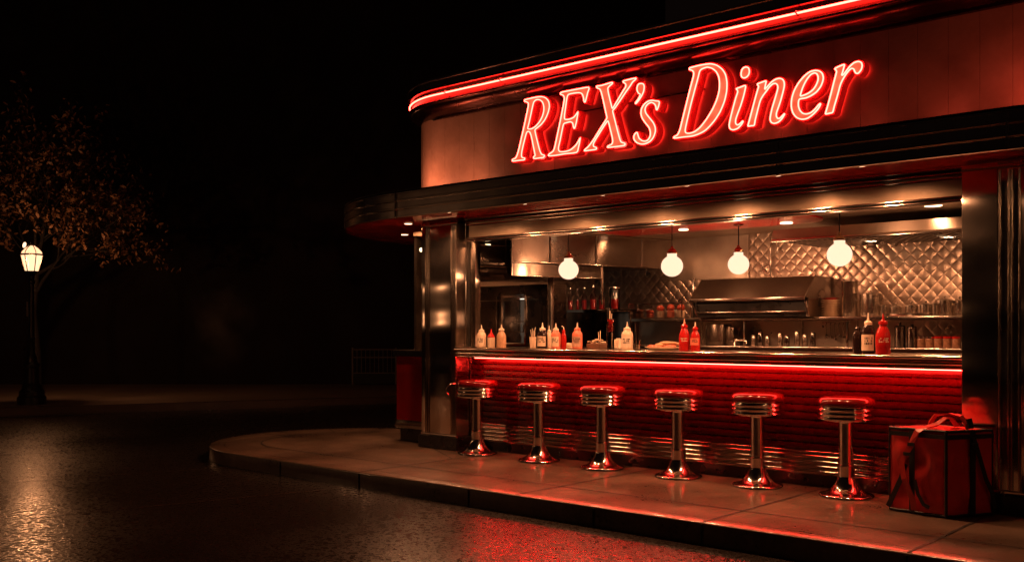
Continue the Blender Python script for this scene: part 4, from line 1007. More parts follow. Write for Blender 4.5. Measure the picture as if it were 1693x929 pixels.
for k, (px, r, h, lab) in enumerate(((1461, 0.030, 0.11, 'small steel beaker between the stock pot and the lidded pans'), (1546, 0.026, 0.12, 'slim steel beaker just right of the pan tray'), (1150, 0.0, 0, ''))):
    if r: lobj('beaker', [(0, 0), (r * 0.9, 0), (r, h), (r * 0.9, h), (r * 0.82, 0.01), (0, 0.01)], M['pot'], (X_(px, 9.62), 9.62, ZS), lab, 'beaker')
for k, px in enumerate((1246, 1257, 1269, 1290, 1301, 1318, 1331, 1344)):
    hh = (0.10, 0.13, 0.09, 0.12, 0.10, 0.14, 0.11, 0.13)[k]
    lobj('spice_tin', [(0, 0), (0.026, 0), (0.028, 0.004), (0.028, hh), (0.022, hh + 0.012), (0, hh + 0.014)], (M['pot'], M['chrome_dark'], M['pot'])[k % 3], (X_(px, 9.55), 9.55, 1.101),
         ('first', 'second', 'third', 'fourth', 'fifth', 'sixth', 'seventh', 'last')[k] + ' tin from the left in the row right of the tap', 'tin', group='tins on the back counter below the broiler', seg=20)
# lower shelf stock on the back counter
ZC = 1.101
for px, r, h, m_, lab in ((1488, 0.05, 0.19, M['chrome_dark'], 'dark steel canister, left of two, on the back counter behind the red sauce bottle'), (1508, 0.045, 0.18, M['chrome_dark'], 'dark steel canister, right of two, on the back counter')):
    canister(px, 9.6, r, h, ZC, lab, 'canister', mat=m_, lid=True)
for k, px in enumerate((1523, 1537, 1551, 1566, 1581)):
    lab = ('jar on the back counter right of the dark canisters', 'second spice jar from the dark canisters', 'middle spice jar with red lid on the back counter', 'spice jar with red lid, second from the right pillar', 'spice jar with red lid nearest the right pillar')[k]
    t = thing('spice_jar', lab, 'jar', (X_(px, 9.6), 9.6, ZC), 0, 'spice jars on the back counter'); OFF[t.name] = Vector()
    b = bmesh.new(); lathe(b, [(0, 0), (0.036, 0), (0.038, 0.005), (0.038, 0.075), (0.034, 0.085), (0, 0.085)], seg=20); finish(b, 'jar_body', simple('spice', (0.32, 0.17, 0.10), 0.15, 0, 0.4, 40) if k == 0 else bpy.data.materials['spice'], t, smooth=40)
    b = bmesh.new(); lathe(b, [(0, 0.086), (0.039, 0.086), (0.039, 0.105), (0.034, 0.109), (0, 0.109)], seg=20); finish(b, 'jar_lid', M['ketchup'] if k > 1 else M['chrome'], t, smooth=40)
# steel box and tap on the back counter
b = bmesh.new(); box(b, X_(1170, 9.6), X_(1199, 9.6), 9.55, 9.75, ZC, ZC + 0.23, 0.006); box(b, X_(1201, 9.62), X_(1214, 9.62), 9.6, 9.75, ZC, ZC + 0.20, 0.005)
tag(finish(b, 'napkin_dispenser', M['steel_i'], smooth=40), 'square brushed steel dispenser right of the ketchup bottles at the back', 'dispenser')
tp = thing('tap', 'small chrome tap on the back counter below the broiler', 'tap', (X_(1215, 9.55), 9.55, ZC)); OFF[tp.name] = Vector()
b = bmesh.new(); lathe(b, [(0, 0), (0.02, 0), (0.014, 0.01), (0.012, 0.05), (0, 0.05)], seg=14); tube(b, [(0, 0, 0.045), (0.04, 0, 0.055), (0.11, -0.01, 0.055), (0.14, -0.01, 0.045), (0.145, -0.01, 0.02)], 0.010, 10); finish(b, 'spout', M['chrome'], tp, smooth=60)
b = bmesh.new(); tube(b, [(-0.03, 0, 0.05), (0.03, 0, 0.07)], 0.008, 8); lathe(b, [(0, 0.05), (0.018, 0.05), (0.018, 0.07), (0, 0.07)], (0, 0, 0), 12); finish(b, 'tap_handle', M['chrome'], tp, smooth=60)
# utensil bracket on wall right
b = bmesh.new()
for k in range(6):
    x = X_(1365 + k * 7, 9.9); tube(b, [(x, 9.93, 1.345), (x, 9.91, 1.32), (x + 0.01, 9.91, 1.22 - 0.02 * (k % 3))], 0.005, 6); lathe(b, [(0, 0), (0.022, 0.006), (0.018, 0.02), (0, 0.02)], (x + 0.01, 9.91, 1.20 - 0.02 * (k % 3)), 10)
box(b, X_(1360, 9.94), X_(1408, 9.94), 9.93, 9.945, 1.34, 1.352); tag(finish(b, 'ladle_rack', M['chrome']), 'rack of hanging ladles under the long shelf left of the dark sauce bottle', 'utensil rack')
# display case with red buns
cs = thing('display_case', 'clear display case of red glazed pastries at the left end of the long shelf', 'display case', (X_(1090, 9.6), 9.6, ZS)); OFF[cs.name] = Vector()
hw = (X_(1136, 9.55) - X_(1048, 9.55)) / 2
b = bmesh.new()
for sx in (-hw, hw):
    for sy in (-0.09, 0.09): box(b, sx - 0.004, sx + 0.004, sy - 0.004, sy + 0.004, 0, 0.165)
for sy in (-0.09, 0.09): box(b, -hw, hw, sy - 0.003, sy + 0.003, 0.165, 0.171); box(b, -hw, hw, sy - 0.003, sy + 0.003, 0.0, 0.006)
finish(b, 'case_frame', M['chrome'], cs)
b = bmesh.new(); box(b, -hw + 0.005, hw - 0.005, -0.089, -0.087, 0.007, 0.164); finish(b, 'case_glass', M['glass'], cs)
for k in range(5):
    x = X_(1058 + 17 * k, 9.6)
    t = thing('dessert_jar', ('first', 'second', 'third', 'fourth', 'fifth')[k] + ' jar of red pastries from the left inside the display case', 'jar', (x, 9.6, ZS + 0.007), 0, 'red dessert jars in the display case'); OFF[t.name] = Vector()
    h = (0.10, 0.09, 0.14, 0.15, 0.15)[k]
    b = bmesh.new(); lathe(b, [(0, 0), (0.036, 0), (0.042, 0.01), (0.044, h * 0.45), (0.030, h * 0.55), (0, h * 0.55)], seg=20); finish(b, 'jar_body', M['salmon'] if k % 2 else M['cream'], t, smooth=50)
    b = bmesh.new(); lathe(b, [(0.0, h * 0.551), (0.034, h * 0.551), (0.046, h * 0.68), (0.042, h * 0.85), (0.024, h * 0.98), (0, h)], seg=20); finish(b, 'filling', M['bun'], t, smooth=60)

# red drink bottles on the short shelf
for k, (px, h, r) in enumerate(((943, 0.25, 0.032), (955, 0.24, 0.022), (966, 0.25, 0.034), (981, 0.27, 0.042), (995, 0.25, 0.036), (1016, 0.24, 0.065))):
    Y = 9.35; lab = ('leftmost red drink bottle on the short dark shelf', 'slimmest bottle, second on the short dark shelf', 'third red drink bottle on the short dark shelf', 'tallest red drink bottle on the short dark shelf', 'fifth red drink bottle, left of the wide glass jar', 'wide glass jar of red drink at the right end of the short shelf')[k]
    t = thing('glass_jar' if k == 5 else 'drink_bottle', lab, 'jar' if k == 5 else 'bottle', (X_(px, Y), Y, z_s + 0.001), 0, None if k == 5 else 'red drink bottles on the short shelf'); OFF[t.name] = Vector()
    if k == 5: pr = [(0, 0), (r, 0), (r, h * 0.9), (r * 0.94, h), (r * 0.90, h), (r * 0.95, h * 0.88), (r * 0.95, 0.006), (0, 0.006)]
    else: pr = [(0, 0), (r, 0), (r, h * 0.52), (r * 0.8, h * 0.62), (r * 0.36, h * 0.74), (r * 0.36, h), (0, h)]
    b = bmesh.new(); lathe(b, pr, seg=20); finish(b, 'glass_wall', M['glass'], t, smooth=50)
    b = bmesh.new(); lathe(b, [(0, 0.007), (r * 0.9, 0.007), (r * 0.9, h * (0.46 if k != 5 else 0.5)), (0, h * (0.46 if k != 5 else 0.5))], seg=20); finish(b, 'red_drink', M['redglass'], t, smooth=40)
    b = bmesh.new(); lathe(b, [(0, h + 0.001), (r * 0.42 if k != 5 else r, h + 0.001), (r * 0.42 if k != 5 else r, h + 0.015), (0, h + 0.015)], seg=16); finish(b, 'bottle_cap', M['chrome'], t, smooth=40)

# ------------------------------------------------------------------ COUNTER-TOP ITEMS
ZT = 1.0875
def zc(px): return ZT
def marks(t, r, z0, z1, mat, a0=-2.2, a1=-0.9, rows=3, seed=1):
    """small dark printed marks wrapped on a label"""
    rnd = random.Random(seed); b = bmesh.new(); nz = rows; dz = (z1 - z0) / nz
    for i in range(nz):
        a = a0
        while a < a1:
            w_ = rnd.uniform(0.08, 0.22); zz0 = z0 + i * dz + dz * 0.15; zz1 = z0 + (i + 1) * dz - dz * 0.1
            if rnd.random() < 0.8:
                A_ = [(a, zz0), (a + w_, zz0), (a + w_, zz1), (a, zz1)]
                b.faces.new([b.verts.new((r * math.cos(q), r * math.sin(q), z)) for q, z in A_])
            a += w_ + 0.09
    return finish(b, 'label_print', mat, t)
inkm = simple('label_ink', (0.03, 0.022, 0.02), 0.5)
def squeeze(px, w_px, top_py, label, mats, name='sauce_bottle', cat='bottle', Y=7.56, group=None, shape='round', lab_mat=None, nozzle='straight', seed=1, base_py=None):
    s = scl(px, Y); r = w_px / s / 2; z = ZT
    htot = (HC + (HY - top_py) / s) - z; hb = htot * 0.78
    t = thing(name, label, cat, (X_(px, Y), Y, z), 0, group); OFF[t.name] = Vector()
    body, cap, tip = mats
    b = bmesh.new()
    if shape == 'round': pr = [(0, 0), (r * 0.94, 0), (r, 0.006), (r, hb * 0.66), (r * 0.93, hb * 0.76), (r * 0.62, hb * 0.87), (r * 0.55, hb * 0.9), (0, hb * 0.9)]
    elif shape == 'cone': pr = [(0, 0), (r * 0.94, 0), (r, 0.006), (r, hb * 0.68), (r * 0.98, hb * 0.7), (0, hb * 0.7)]
    else: pr = [(0, 0), (r * 0.94, 0), (r, 0.006), (r * 0.98, hb * 0.60), (r * 0.80, hb * 0.76), (r * 0.45, hb * 0.9), (r * 0.42, hb * 0.93), (0, hb * 0.93)]
    topz = pr[-1][1]
    lathe(b, pr, seg=28); finish(b, 'bottle_body', body, t, smooth=45)
    b = bmesh.new()
    if shape == 'cone': lathe(b, [(0, topz), (r * 1.05, topz), (r * 1.05, topz + 0.008), (r * 0.85, topz + 0.014), (r * 0.25, hb * 1.05), (0.006, htot), (0, htot)], seg=24)
    else: lathe(b, [(0, topz), (r * 0.62, topz), (r * 0.62, topz + hb * 0.09), (r * 0.30, topz + hb * 0.12), (r * 0.22, topz + hb * 0.16), (0, topz + hb * 0.16)], seg=24)
    finish(b, 'bottle_cap', cap, t, smooth=40)
    if shape != 'cone':
        b = bmesh.new(); z0 = topz + hb * 0.14
        if nozzle == 'bent': tube(b, [(0, 0, z0), (0, 0, htot * 0.94), (-r * 0.5, 0, htot * 0.99), (-r * 0.9, 0, htot)], r * 0.22, 8, r1=0.003)
        else: tube(b, [(0, 0, z0), (0, 0, (z0 + htot) / 2), (0, 0, htot)], max(0.005, r * 0.2), 8, r1=0.003)
        finish(b, 'nozzle', tip, t, smooth=50)
    if lab_mat is not None:
        b = bmesh.new(); rr = r * 1.015; n_ = 14; a0, a1 = -2.75, -0.25
        z0, z1 = hb * 0.10, hb * 0.60
        if shape == 'tall': z0, z1 = hb * 0.25, hb * 0.56
        lo = [b.verts.new((rr * math.cos(a0 + (a1 - a0) * k / n_), rr * math.sin(a0 + (a1 - a0) * k / n_), z0)) for k in range(n_ + 1)]
        hi = [b.verts.new((v.co.x, v.co.y, z1)) for v in lo]
        for k in range(n_): b.faces.new((lo[k], lo[k + 1], hi[k + 1], hi[k]))
        lb = finish(b, 'label', lab_mat, t, smooth=60)
        marks(lb, rr * 1.012, z0 + (z1 - z0) * 0.35, z0 + (z1 - z0) * 0.85, inkm if lab_mat is not M['ketchup'] else M['cream'], seed=seed, a0=-1.75, a1=-0.55)
    return t
W_, CRM, K, S_, DL, IN = M['white'], M['cream'], M['ketchup'], M['salmon'], M['darkliq'], M['chrome']
squeeze(796, 15.5, 537, 'leftmost cream squeeze bottle with dark lettering on the counter', (CRM, W_, W_), lab_mat=W_, seed=2)
squeeze(812, 12.5, 544, 'small cone topped bottle with red rim, second from the left pillar', (CRM, K, K), shape='cone', seed=3)
squeeze(829, 16, 536, 'tan squeeze bottle, third from the left pillar', (simple('tan_sauce', (0.50, 0.30, 0.18), 0.3, 0, 0.2, 15), W_, W_), shape='tall')
squeeze(897, 17, 533, 'jar with dark top and cream label between the cutlery cup and the pink topped bottle', (DL, W_, W_), lab_mat=CRM, seed=4)
squeeze(908, 10, 538, 'slim cream bottle behind the dark topped jar', (CRM, W_, W_), Y=7.72)
squeeze(919, 16, 534, 'bottle with rosy shoulders and cream label left of the bent nozzle bottle', (S_, W_, W_), lab_mat=CRM, seed=5)
squeeze(932, 9.5, 539, 'slim red bottle with a bent white nozzle', (K, K, W_), nozzle='bent', Y=7.62, shape='tall')
squeeze(954.5, 17, 533, 'salmon pink squeeze bottle standing alone on the counter', (S_, S_, W_), seed=6, lab_mat=simple('dull_label', (0.5, 0.3, 0.22), 0.4))
squeeze(1037, 19, 532, 'cream squeeze bottle with dark lettering left of the food plates', (CRM, W_, W_), lab_mat=W_, seed=7)
squeeze(1131.5, 18, 527, 'left and taller of the two ketchup bottles at the middle of the counter', (K, K, simple('tip_pink', (0.7, 0.35, 0.25), 0.4)), shape='tall', lab_mat=K, seed=8)
squeeze(1149.5, 16, 532, 'right and shorter of the two ketchup bottles at the middle of the counter', (K, K, W_), shape='tall', lab_mat=S_, seed=9)
squeeze(1418, 16, 530, 'black sauce bottle, leftmost of the three at the right end', (DL, DL, DL), shape='round', Y=7.52, seed=10)
squeeze(1435.5, 21, 517, 'dark bottle with big cream label, middle of the three at the right end', (DL, CRM, W_), lab_mat=CRM, Y=7.48, seed=11)
squeeze(1460, 24, 518, 'large red sauce bottle, rightmost on the counter', (K, K, K), shape='tall', lab_mat=K, Y=7.46, seed=12)
# cutlery cup
t = thing('cutlery_cup', 'small cup of straws and cutlery on the counter right of the fridge door', 'cup', (X_(881, 7.7), 7.7, ZT)); OFF[t.name] = Vector()
b = bmesh.new(); lathe(b, [(0, 0), (0.03, 0), (0.036, 0.11), (0.033, 0.11), (0.028, 0.006), (0, 0.006)], seg=20); finish(b, 'cup', CRM, t, smooth=40)
b = bmesh.new()
for k in range(5): tube(b, [(0.008 * math.cos(k), 0.008 * math.sin(k), 0.01), (0.028 * math.cos(k * 1.7), 0.02 * math.sin(k * 1.7), 0.16 + 0.012 * k)], 0.0035, 6)
finish(b, 'straw', W_, t)
# candy jar
t = thing('candy_jar', 'tall glass jar of red candies with a straw tube, left of the food plates', 'jar', (X_(1009.5, 7.6), 7.6, ZT)); OFF[t.name] = Vector()
b = bmesh.new(); lathe(b, [(0, 0), (0.034, 0), (0.036, 0.03), (0.032, 0.05), (0.040, 0.12), (0.042, 0.17), (0.034, 0.19), (0.042, 0.22), (0.044, 0.27), (0.038, 0.285), (0, 0.285)], seg=24); finish(b, 'glass_wall', M['glass'], t, smooth=50)
b = bmesh.new(); rnd = random.Random(5)
for k in range(46):
    z = rnd.uniform(0.17, 0.27); a = rnd.uniform(0, 6.28); r = rnd.uniform(0.005, 0.026)
    bmesh.ops.create_icosphere(b, subdivisions=1, radius=0.010, matrix=Matrix.Translation((r * math.cos(a), r * math.sin(a), z)))
finish(b, 'candy', K, t, smooth=180)
b = bmesh.new(); lathe(b, [(0, 0.005), (0.028, 0.005), (0.030, 0.03), (0.027, 0.05), (0.034, 0.11), (0.030, 0.16), (0, 0.16)], seg=20); finish(b, 'jar_filling', M['chrome_dark'], t, smooth=50)
b = bmesh.new(); tube(b, [(-0.008, 0, 0.286), (-0.008, 0, 0.36)], 0.004, 6); tube(b, [(0.012, 0, 0.286), (0.014, 0, 0.335)], 0.003, 6); finish(b, 'straw', W_, t)
# dish stack tray
t = thing('condiment_tray', 'low dark tray heaped with sauce packets between the salmon bottle and the candy jar', 'tray', (X_(987, 7.72), 7.72, ZT)); OFF[t.name] = Vector()
b = bmesh.new(); box(b, -0.085, 0.085, -0.06, 0.06, 0.0, 0.05, 0.006); finish(b, 'tray_body', simple('brown_tray', (0.14, 0.07, 0.04), 0.4), t, smooth=40)
b = bmesh.new(); rnd = random.Random(3)
for k in range(26):
    x, y = rnd.uniform(-0.07, 0.07), rnd.uniform(-0.045, 0.045); z = 0.052 + 0.05 * (1 - abs(x) / 0.09) * rnd.random()
    v = box(b, -0.016, 0.016, -0.01, 0.01, -0.002, 0.003); bmesh.ops.transform(b, matrix=Matrix.Translation((x, y, z)) @ Matrix.Rotation(rnd.uniform(0, 3), 4, 'Z') @ Matrix.Rotation(rnd.uniform(-1, 1), 4, 'X'), verts=v)
finish(b, 'packet', CRM, t)
b = bmesh.new()
for x, y, l in ((0.0, 0.03, 0.16), (0.02, 0.03, 0.17)): tube(b, [(x, y, 0.05), (x - 0.01, y + 0.01, l)], 0.003, 6)
finish(b, 'skewer', CRM, t)
# small glass, cup trio
b = bmesh.new(); lathe(b, [(0, 0), (0.030, 0), (0.034, 0.085), (0.031, 0.085), (0.027, 0.006), (0, 0.006)], (0, 0, 0), 20); t = thing('small_glass', 'short clear tumbler of cream sauce right of the lettered cream bottle', 'glass', (X_(1054, 7.52), 7.52, ZT)); OFF[t.name] = Vector(); finish(b, 'tumbler', M['glass'], t, smooth=40)
b = bmesh.new(); lathe(b, [(0, 0.007), (0.026, 0.007), (0.028, 0.045), (0, 0.045)], (0, 0, 0), 20); finish(b, 'sauce', CRM, t, smooth=40)
t = thing('napkin_holder', 'pale folded napkins standing behind the lettered cream bottle', 'napkins', (X_(1024, 7.85), 7.85, ZT)); OFF[t.name] = Vector()
b = bmesh.new()
for k in range(3): box(b, -0.04 + k * 0.022, -0.028 + k * 0.022, -0.03, 0.03, 0.005, 0.09 + 0.01 * (k % 2), 0.002)
finish(b, 'napkin', W_, t)
b = bmesh.new(); box(b, -0.05, 0.04, -0.035, 0.035, 0.0, 0.004); finish(b, 'holder_base', IN, t)
# food plate
t = thing('dinner_plate', 'oval plate of toasted sandwiches left of the ketchup bottles', 'plate of food', (X_(1096, 7.62), 7.62, ZT)); OFF[t.name] = Vector()
b = bmesh.new(); lathe(b, [(0, 0), (0.10, 0), (0.12, 0.006), (0.185, 0.022), (0.185, 0.027), (0.12, 0.012), (0, 0.010)], seg=40, sy=0.55); finish(b, 'plate', CRM, t, smooth=50)
b = bmesh.new(); rnd = random.Random(9)
for k in range(9):
    x = -0.12 + 0.03 * k; r = rnd.uniform(0.024, 0.034); bmesh.ops.create_icosphere(b, subdivisions=2, radius=r, matrix=Matrix.Translation((x, rnd.uniform(-0.03, 0.03), 0.03)) @ Matrix.Diagonal((1.3, 1, 0.6, 1)))
finish(b, 'filling', S_, t, smooth=180)
b = bmesh.new()
for x, y, z, l, a in ((0.05, 0.0, 0.062, 0.10, 0.12), (0.09, 0.03, 0.055, 0.08, 0.2), (-0.02, -0.02, 0.045, 0.06, -0.1)):
    bmesh.ops.create_icosphere(b, subdivisions=3, radius=0.03, matrix=Matrix.Translation((x, y, z)) @ Matrix.Rotation(a, 4, 'Z') @ Matrix.Diagonal((l / 0.035, 0.9, 0.55, 1)))
finish(b, 'bread_roll', M['food'], t, smooth=180)
t = thing('side_dish', 'small cream dish with a folded napkin behind the slim red bottle', 'dish', (X_(940, 7.85), 7.85, ZT)); OFF[t.name] = Vector()
b = bmesh.new(); lathe(b, [(0, 0), (0.04, 0), (0.062, 0.03), (0.058, 0.03), (0.038, 0.006), (0, 0.006)], seg=24); finish(b, 'dish', CRM, t, smooth=40)
b = bmesh.new(); box(b, -0.03, 0.03, -0.02, 0.02, 0.012, 0.05, 0.004); finish(b, 'folded_napkin', W_, t)

# chrome coat hook at pillar
b = bmesh.new(); x = X_(752, 7.38); tube(b, [(x + 0.01, 7.40, 0.70), (x + 0.0, 7.33, 0.71), (x - 0.03, 7.29, 0.67), (x - 0.035, 7.29, 0.62), (x - 0.01, 7.30, 0.59)], 0.006, 8)
D(b, 'bag_hook', M['chrome'], pl, smooth=60)

# ------------------------------------------------------------------ STREET LAMP
lx, ly, _ = onZ(52.5, 668)
Ld = lx * fx + ly * fy; ls = F_PX / Ld
def lz(py): return HC + (HY - py) / ls
sl = thing('street_lamp', 'black cast iron street lamp with a glowing glass lantern on the far pavement', 'street lamp', (lx, ly, 0.0)); OFF[sl.name] = Vector()
b = bmesh.new(); lathe(b, [(0, 0.0), (0.23, 0.0), (0.23, 0.12), (0.20, 0.15), (0.20, 0.22), (0.165, 0.25), (0.14, 0.33), (0.12, 0.36), (0.115, 0.62), (0.13, 0.64), (0.13, 0.68), (0.085, 0.72), (0.08, 0.80), (0.055, 0.86), (0, 0.86)], seg=16); finish(b, 'lamp_base', M['iron'], sl, smooth=30)
b = bmesh.new(); lathe(b, [(0, 0.86), (0.052, 0.86), (0.048, 1.1), (0.056, 1.11), (0.056, 1.14), (0.046, 1.15), (0.038, 2.05), (0.055, 2.07), (0.055, 2.10), (0.04, 2.12), (0.045, 2.20), (0.075, 2.24), (0.10, 2.27), (0, 2.27)], seg=14); finish(b, 'pole', M['iron'], sl, smooth=40)
b = bmesh.new(); lathe(b, [(0, 2.275), (0.105, 2.275), (0.170, 2.535), (0, 2.535)], seg=6); lan = finish(b, 'lantern', M['iron'], sl)
lan.data.materials.clear(); lan.data.materials.append(M['lampglass'])
b = bmesh.new(); lathe(b, [(0, 2.566), (0.165, 2.566), (0.155, 2.60), (0.10, 2.66), (0.045, 2.70), (0, 2.70)], seg=6); finish(b, 'lantern_dome', emit('dome_glow', (1.0, 0.50, 0.26), 0.9, 0.75), lan)
b = bmesh.new()
tube(b, [(0.176 * math.cos(2 * math.pi * k / 24), 0.176 * math.sin(2 * math.pi * k / 24), 2.55) for k in range(24)], 0.013, 8, True); lathe(b, [(0, 2.702), (0.05, 2.702), (0.055, 2.72), (0.02, 2.74), (0.02, 2.76), (0.01, 2.78), (0, 2.78)], seg=10)
for k in range(6):
    a = 2 * math.pi * k / 6; c_, s_ = math.cos(a), math.sin(a)
    tube(b, [(0.109 * c_, 0.109 * s_, 2.27), (0.174 * c_, 0.174 * s_, 2.54)], 0.008, 6); tube(b, [(0.169 * c_, 0.169 * s_, 2.56), (0.159 * c_, 0.159 * s_, 2.60), (0.104 * c_, 0.104 * s_, 2.662), (0.049 * c_, 0.049 * s_, 2.702)], 0.007, 6)
finish(b, 'lantern_frame', M['iron'], lan)
b = bmesh.new(); box(b, -0.10, -0.05, -0.05, -0.04, 1.50, 1.75, 0.004); finish(b, 'number_plate', simple('grey_plate', (0.25, 0.2, 0.17), 0.5), sl)
b = bmesh.new(); box(b, -0.22, -0.12, -0.05, -0.02, 0.92, 0.95); finish(b, 'side_bracket', M['iron'], sl)
b = bmesh.new(); bmesh.ops.create_icosphere(b, subdivisions=2, radius=0.04, matrix=Matrix.Translation((-0.15, -0.06, 2.72)) @ Matrix.Rotation(0.6, 4, 'Y') @ Matrix.Diagonal((0.7, 0.7, 1.4, 1))); finish(b, 'warning_light', emit('warning_glow', (1, 0.6, 0.35), 2.0), lan, smooth=180)
lamp('POINT', (lx, ly, 2.46), 420, (1.0, 0.40, 0.16), 0.04)

sl3 = dup(sl, (-13.0, 1.5, 0.0), 0.9, 'added unseen street lamp beyond the left edge, lighting the rounded canopy end')  # unseen copy added to light the canopy's rounded end and the kerb nose
sl3['group'] = 'cast iron street lamps'; sl3.location.z = -0.14
lamp('POINT', (-13.0, 1.5, 2.28), 480, (1.0, 0.42, 0.18), 0.05)
sl2 = dup(sl, (0.55, 5.35, 0.0), 0.4, 'added unseen street lamp by the kerb beyond the right edge, for glints on the pillars')  # out-of-view copy added for highlights on the steel pillars
for o_ in (sl, sl2): o_['group'] = 'cast iron street lamps'
lamp('POINT', (0.55, 5.35, 2.42), 110, (1.0, 0.40, 0.16), 0.04)

# ------------------------------------------------------------------ TREE
def build_tree():
    base = Vector(atD(60, 640, 19.0)); base.z = 0.0
    t = thing('tree', 'autumn tree with sparse orange leaves lit by the street lamp', 'tree', tuple(base)); rnd = random.Random(21)
    bt = bmesh.new(); bl = bmesh.new(); right = Vector((rx, ry, 0)); fwd = Vector((fx, fy, 0))
    def leafcluster(p, n, spread):
        for _ in range(n):
            q = p + Vector((rnd.gauss(0, 1), rnd.gauss(0, 1), rnd.gauss(0, 0.8))) * spread
            m = Matrix.Translation(q) @ Matrix.Rotation(rnd.uniform(0, 6.28), 4, 'Z') @ Matrix.Rotation(rnd.uniform(-1.2, 1.2), 4, 'X') @ Matrix.Rotation(rnd.uniform(-1, 1), 4, 'Y')
            L_ = rnd.uniform(0.035, 0.065); w_ = L_ * 0.45
            pts = [(0, -L_, 0), (w_, -L_ * 0.2, 0.006), (w_ * 0.7, L_ * 0.5, 0.0), (0, L_, -0.008), (-w_ * 0.7, L_ * 0.5, 0.0), (-w_, -L_ * 0.2, 0.006)]
            bl.faces.new([bl.verts.new(m @ Vector(v)) for v in pts])
    def branch(p, d, l, r, depth):
        pts = [p.copy()]; q = p.copy(); dd_ = d.copy()
        for k in range(5):
            dd_ = (dd_ + Vector((rnd.gauss(0, .12), rnd.gauss(0, .12), rnd.gauss(0, .08) + 0.03))).normalized(); q = q + dd_ * l / 5; pts.append(q.copy())
        tube(bt, pts, r, 6, r1=r * 0.5)
        if depth >= 3:
            for k in (2, 3, 4, 5): leafcluster(pts[k], rnd.randint(0, 4), 0.075)
            return
        if depth == 2:
            for k in (3, 4, 5): leafcluster(pts[k], 4, 0.12)
        nb_ = (4, 4, 4)[depth]
        for k in range(nb_):
            i = min(5, 2 + k) if depth else min(5, 2 + k)
            a = Vector((rnd.gauss(0, 1), rnd.gauss(0, 1), rnd.gauss(0, 0.7))); a = (a - dd_ * a.dot(dd_)).normalized()
            nd = (dd_ * 0.9 + a * rnd.uniform(0.5, 0.9)).normalized()
            branch(pts[i], nd, l * rnd.uniform(0.6, 0.8), r * 0.5, depth + 1)
    tr = [base + Vector((0, 0, -0.02)), base + Vector((0, 0, 0.8)), base + right * -0.08 + Vector((0, 0, 1.6)), base + right * 0.0 + Vector((0, 0, 2.45))]
    tube(bt, tr, 0.10, 10, r1=0.065)
    top = tr[-1]
    top = tr[-1]
    for sx, up_, l, fw in ((0.55, 1.3, 1.65, -0.25), (0.35, 1.5, 1.6, -0.1), (0.0, 1.5, 1.35, -0.2), (-0.45, 1.2, 1.05, 0.1), (0.85, 0.95, 1.4, -0.3), (0.9, 0.45, 1.15, -0.2)):
        branch(top - Vector((0, 0, rnd.uniform(0, 0.5))), (right * sx + fwd * fw + Vector((0, 0, up_))).normalized(), l, 0.036, 0)
    finish(bt, 'trunk', M['bark'], t, True, 60); finish(bl, 'crown', M['leaf'], t, True)
    print('leaves', len(t.children[1].data.polygons) if len(t.children) > 1 else 0)
build_tree()

# faint steam drifting over the far pavement
m, nt, p = newmat('thin_steam'); nt.nodes.remove(p); pv = nt.nodes.new('ShaderNodeVolumePrincipled')
pv.inputs['Color'].default_value = (0.9, 0.85, 0.8, 1); pv.inputs['Density'].default_value = 0.22
v_ = coords(nt, (1.25, 1.25, 0.85)); ln = nt.nodes.new('ShaderNodeVectorMath'); ln.operation = 'LENGTH'; nt.links.new(v_, ln.inputs[0])
fo = maprange(nt, ln.outputs['Value'], 0.05, 0.95, 1.0, 0.0); nz_ = maprange(nt, noise(nt, coords(nt), 1.9, 3), 0.40, 0.68, 0.0, 1.0)
mu = nt.nodes.new('ShaderNodeMath'); mu.operation = 'MULTIPLY'; nt.links.new(fo, mu.inputs[0]); nt.links.new(nz_, mu.inputs[1])
m2 = nt.nodes.new('ShaderNodeMath'); m2.operation = 'MULTIPLY'; nt.links.new(mu.outputs[0], m2.inputs[0]); m2.inputs[1].default_value = 0.42
nt.links.new(m2.outputs[0], pv.inputs['Density'])
nt.links.new(pv.outputs[0], nt.nodes['Material Output'].inputs['Volume'])
b = bmesh.new(); c_ = Vector(atD(365, 560, 19.5)); rnd = random.Random(4)
bmesh.ops.create_icosphere(b, subdivisions=4, radius=1.0)
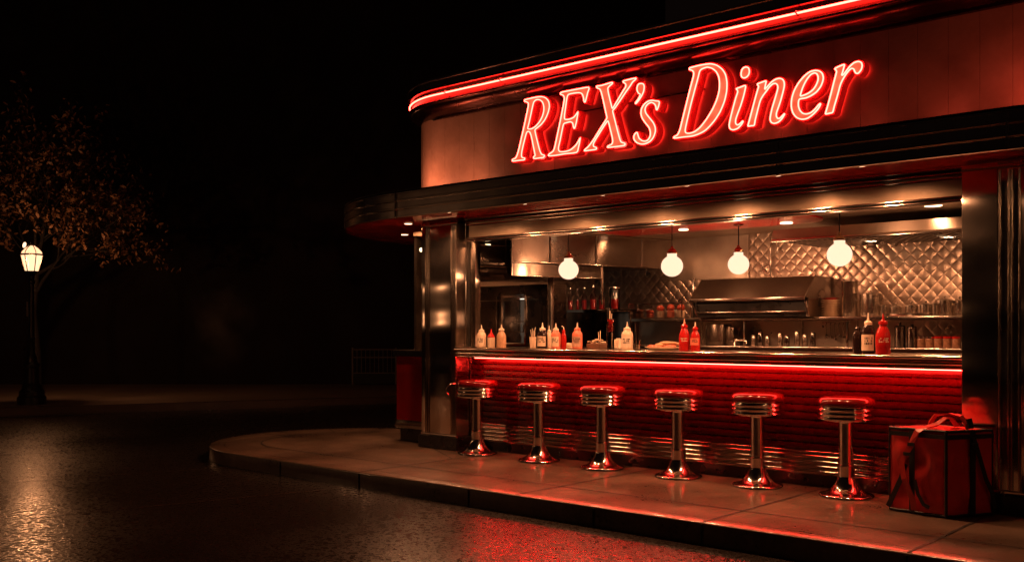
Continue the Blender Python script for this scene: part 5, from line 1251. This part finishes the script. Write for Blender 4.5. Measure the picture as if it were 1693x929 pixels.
for v in b.verts:
    n_ = 1 + 0.16 * math.sin(3.1 * v.co.x + 2 * v.co.z) + 0.12 * math.sin(4.3 * v.co.y - 3 * v.co.z + 1)
    t_ = (v.co.z + 1) / 2
    v.co = Vector((v.co.x * n_ * (0.5 + 0.5 * t_) + 0.35 * t_ * t_, v.co.y * n_ * (0.5 + 0.4 * t_), v.co.z * 1.25))
o_ = finish(b, 'steam', m, smooth=180); o_.location = (c_.x, c_.y, 1.42); o_['kind'] = 'stuff'

# ------------------------------------------------------------------ BACKDROP
far_d = 23.2
pL = Vector(atD(-900, 636, far_d)); pR = Vector(atD(1100, 636, far_d))
dr = (pR - pL); dr.z = 0; Lw = dr.length; dr.normalize(); back = Vector((fx, fy, 0))
ang = math.atan2(dr.y, dr.x)
bd = thing('dark_building', 'unlit dark building at the far side of the side street', 'building', (pL.x, pL.y, 0), ang); OFF[bd.name] = Vector()
b = bmesh.new(); box(b, 0, Lw, 0, 6, 0, 11); wl = finish(b, 'wall', M['brickdark'], bd)
b = bmesh.new(); box(b, -0.1, Lw + 0.1, -0.15, 0, 10.6, 11.1); box(b, -0.05, Lw, -0.08, 0, 3.4, 3.6); finish(b, 'cornice', M['brickdark'], bd)

# railing by the far pavement
p0 = Vector(onZ(583, 636)); 
rl = thing('metal_railing', 'low metal picket railing on the far pavement behind the red wing wall', 'railing', tuple(p0), ang); OFF[rl.name] = Vector()
b = bmesh.new()
for k in range(3): box(b, k * 1.0 - 0.02, k * 1.0 + 0.02, -0.02, 0.02, 0, 0.86, 0.004)
finish(b, 'post', simple('grey_rail_paint', (0.16, 0.13, 0.11), 0.5, 0.3), rl)
b = bmesh.new()
for z in (0.80, 0.62, 0.26): box(b, 0.02, 2.0, -0.012, 0.012, z, z + 0.025)
finish(b, 'rail', bpy.data.materials['grey_rail_paint'], rl)
b = bmesh.new()
for k in range(1, 20):
    if k % 10: box(b, k * 0.1 - 0.007, k * 0.1 + 0.007, -0.006, 0.006, 0.285, 0.80)
finish(b, 'picket', bpy.data.materials['grey_rail_paint'], rl)
b = bmesh.new(); box(b, 0.03, 1.98, -0.01, 0.01, 0.02, 0.25); finish(b, 'kick_panel', M['gap'], rl)
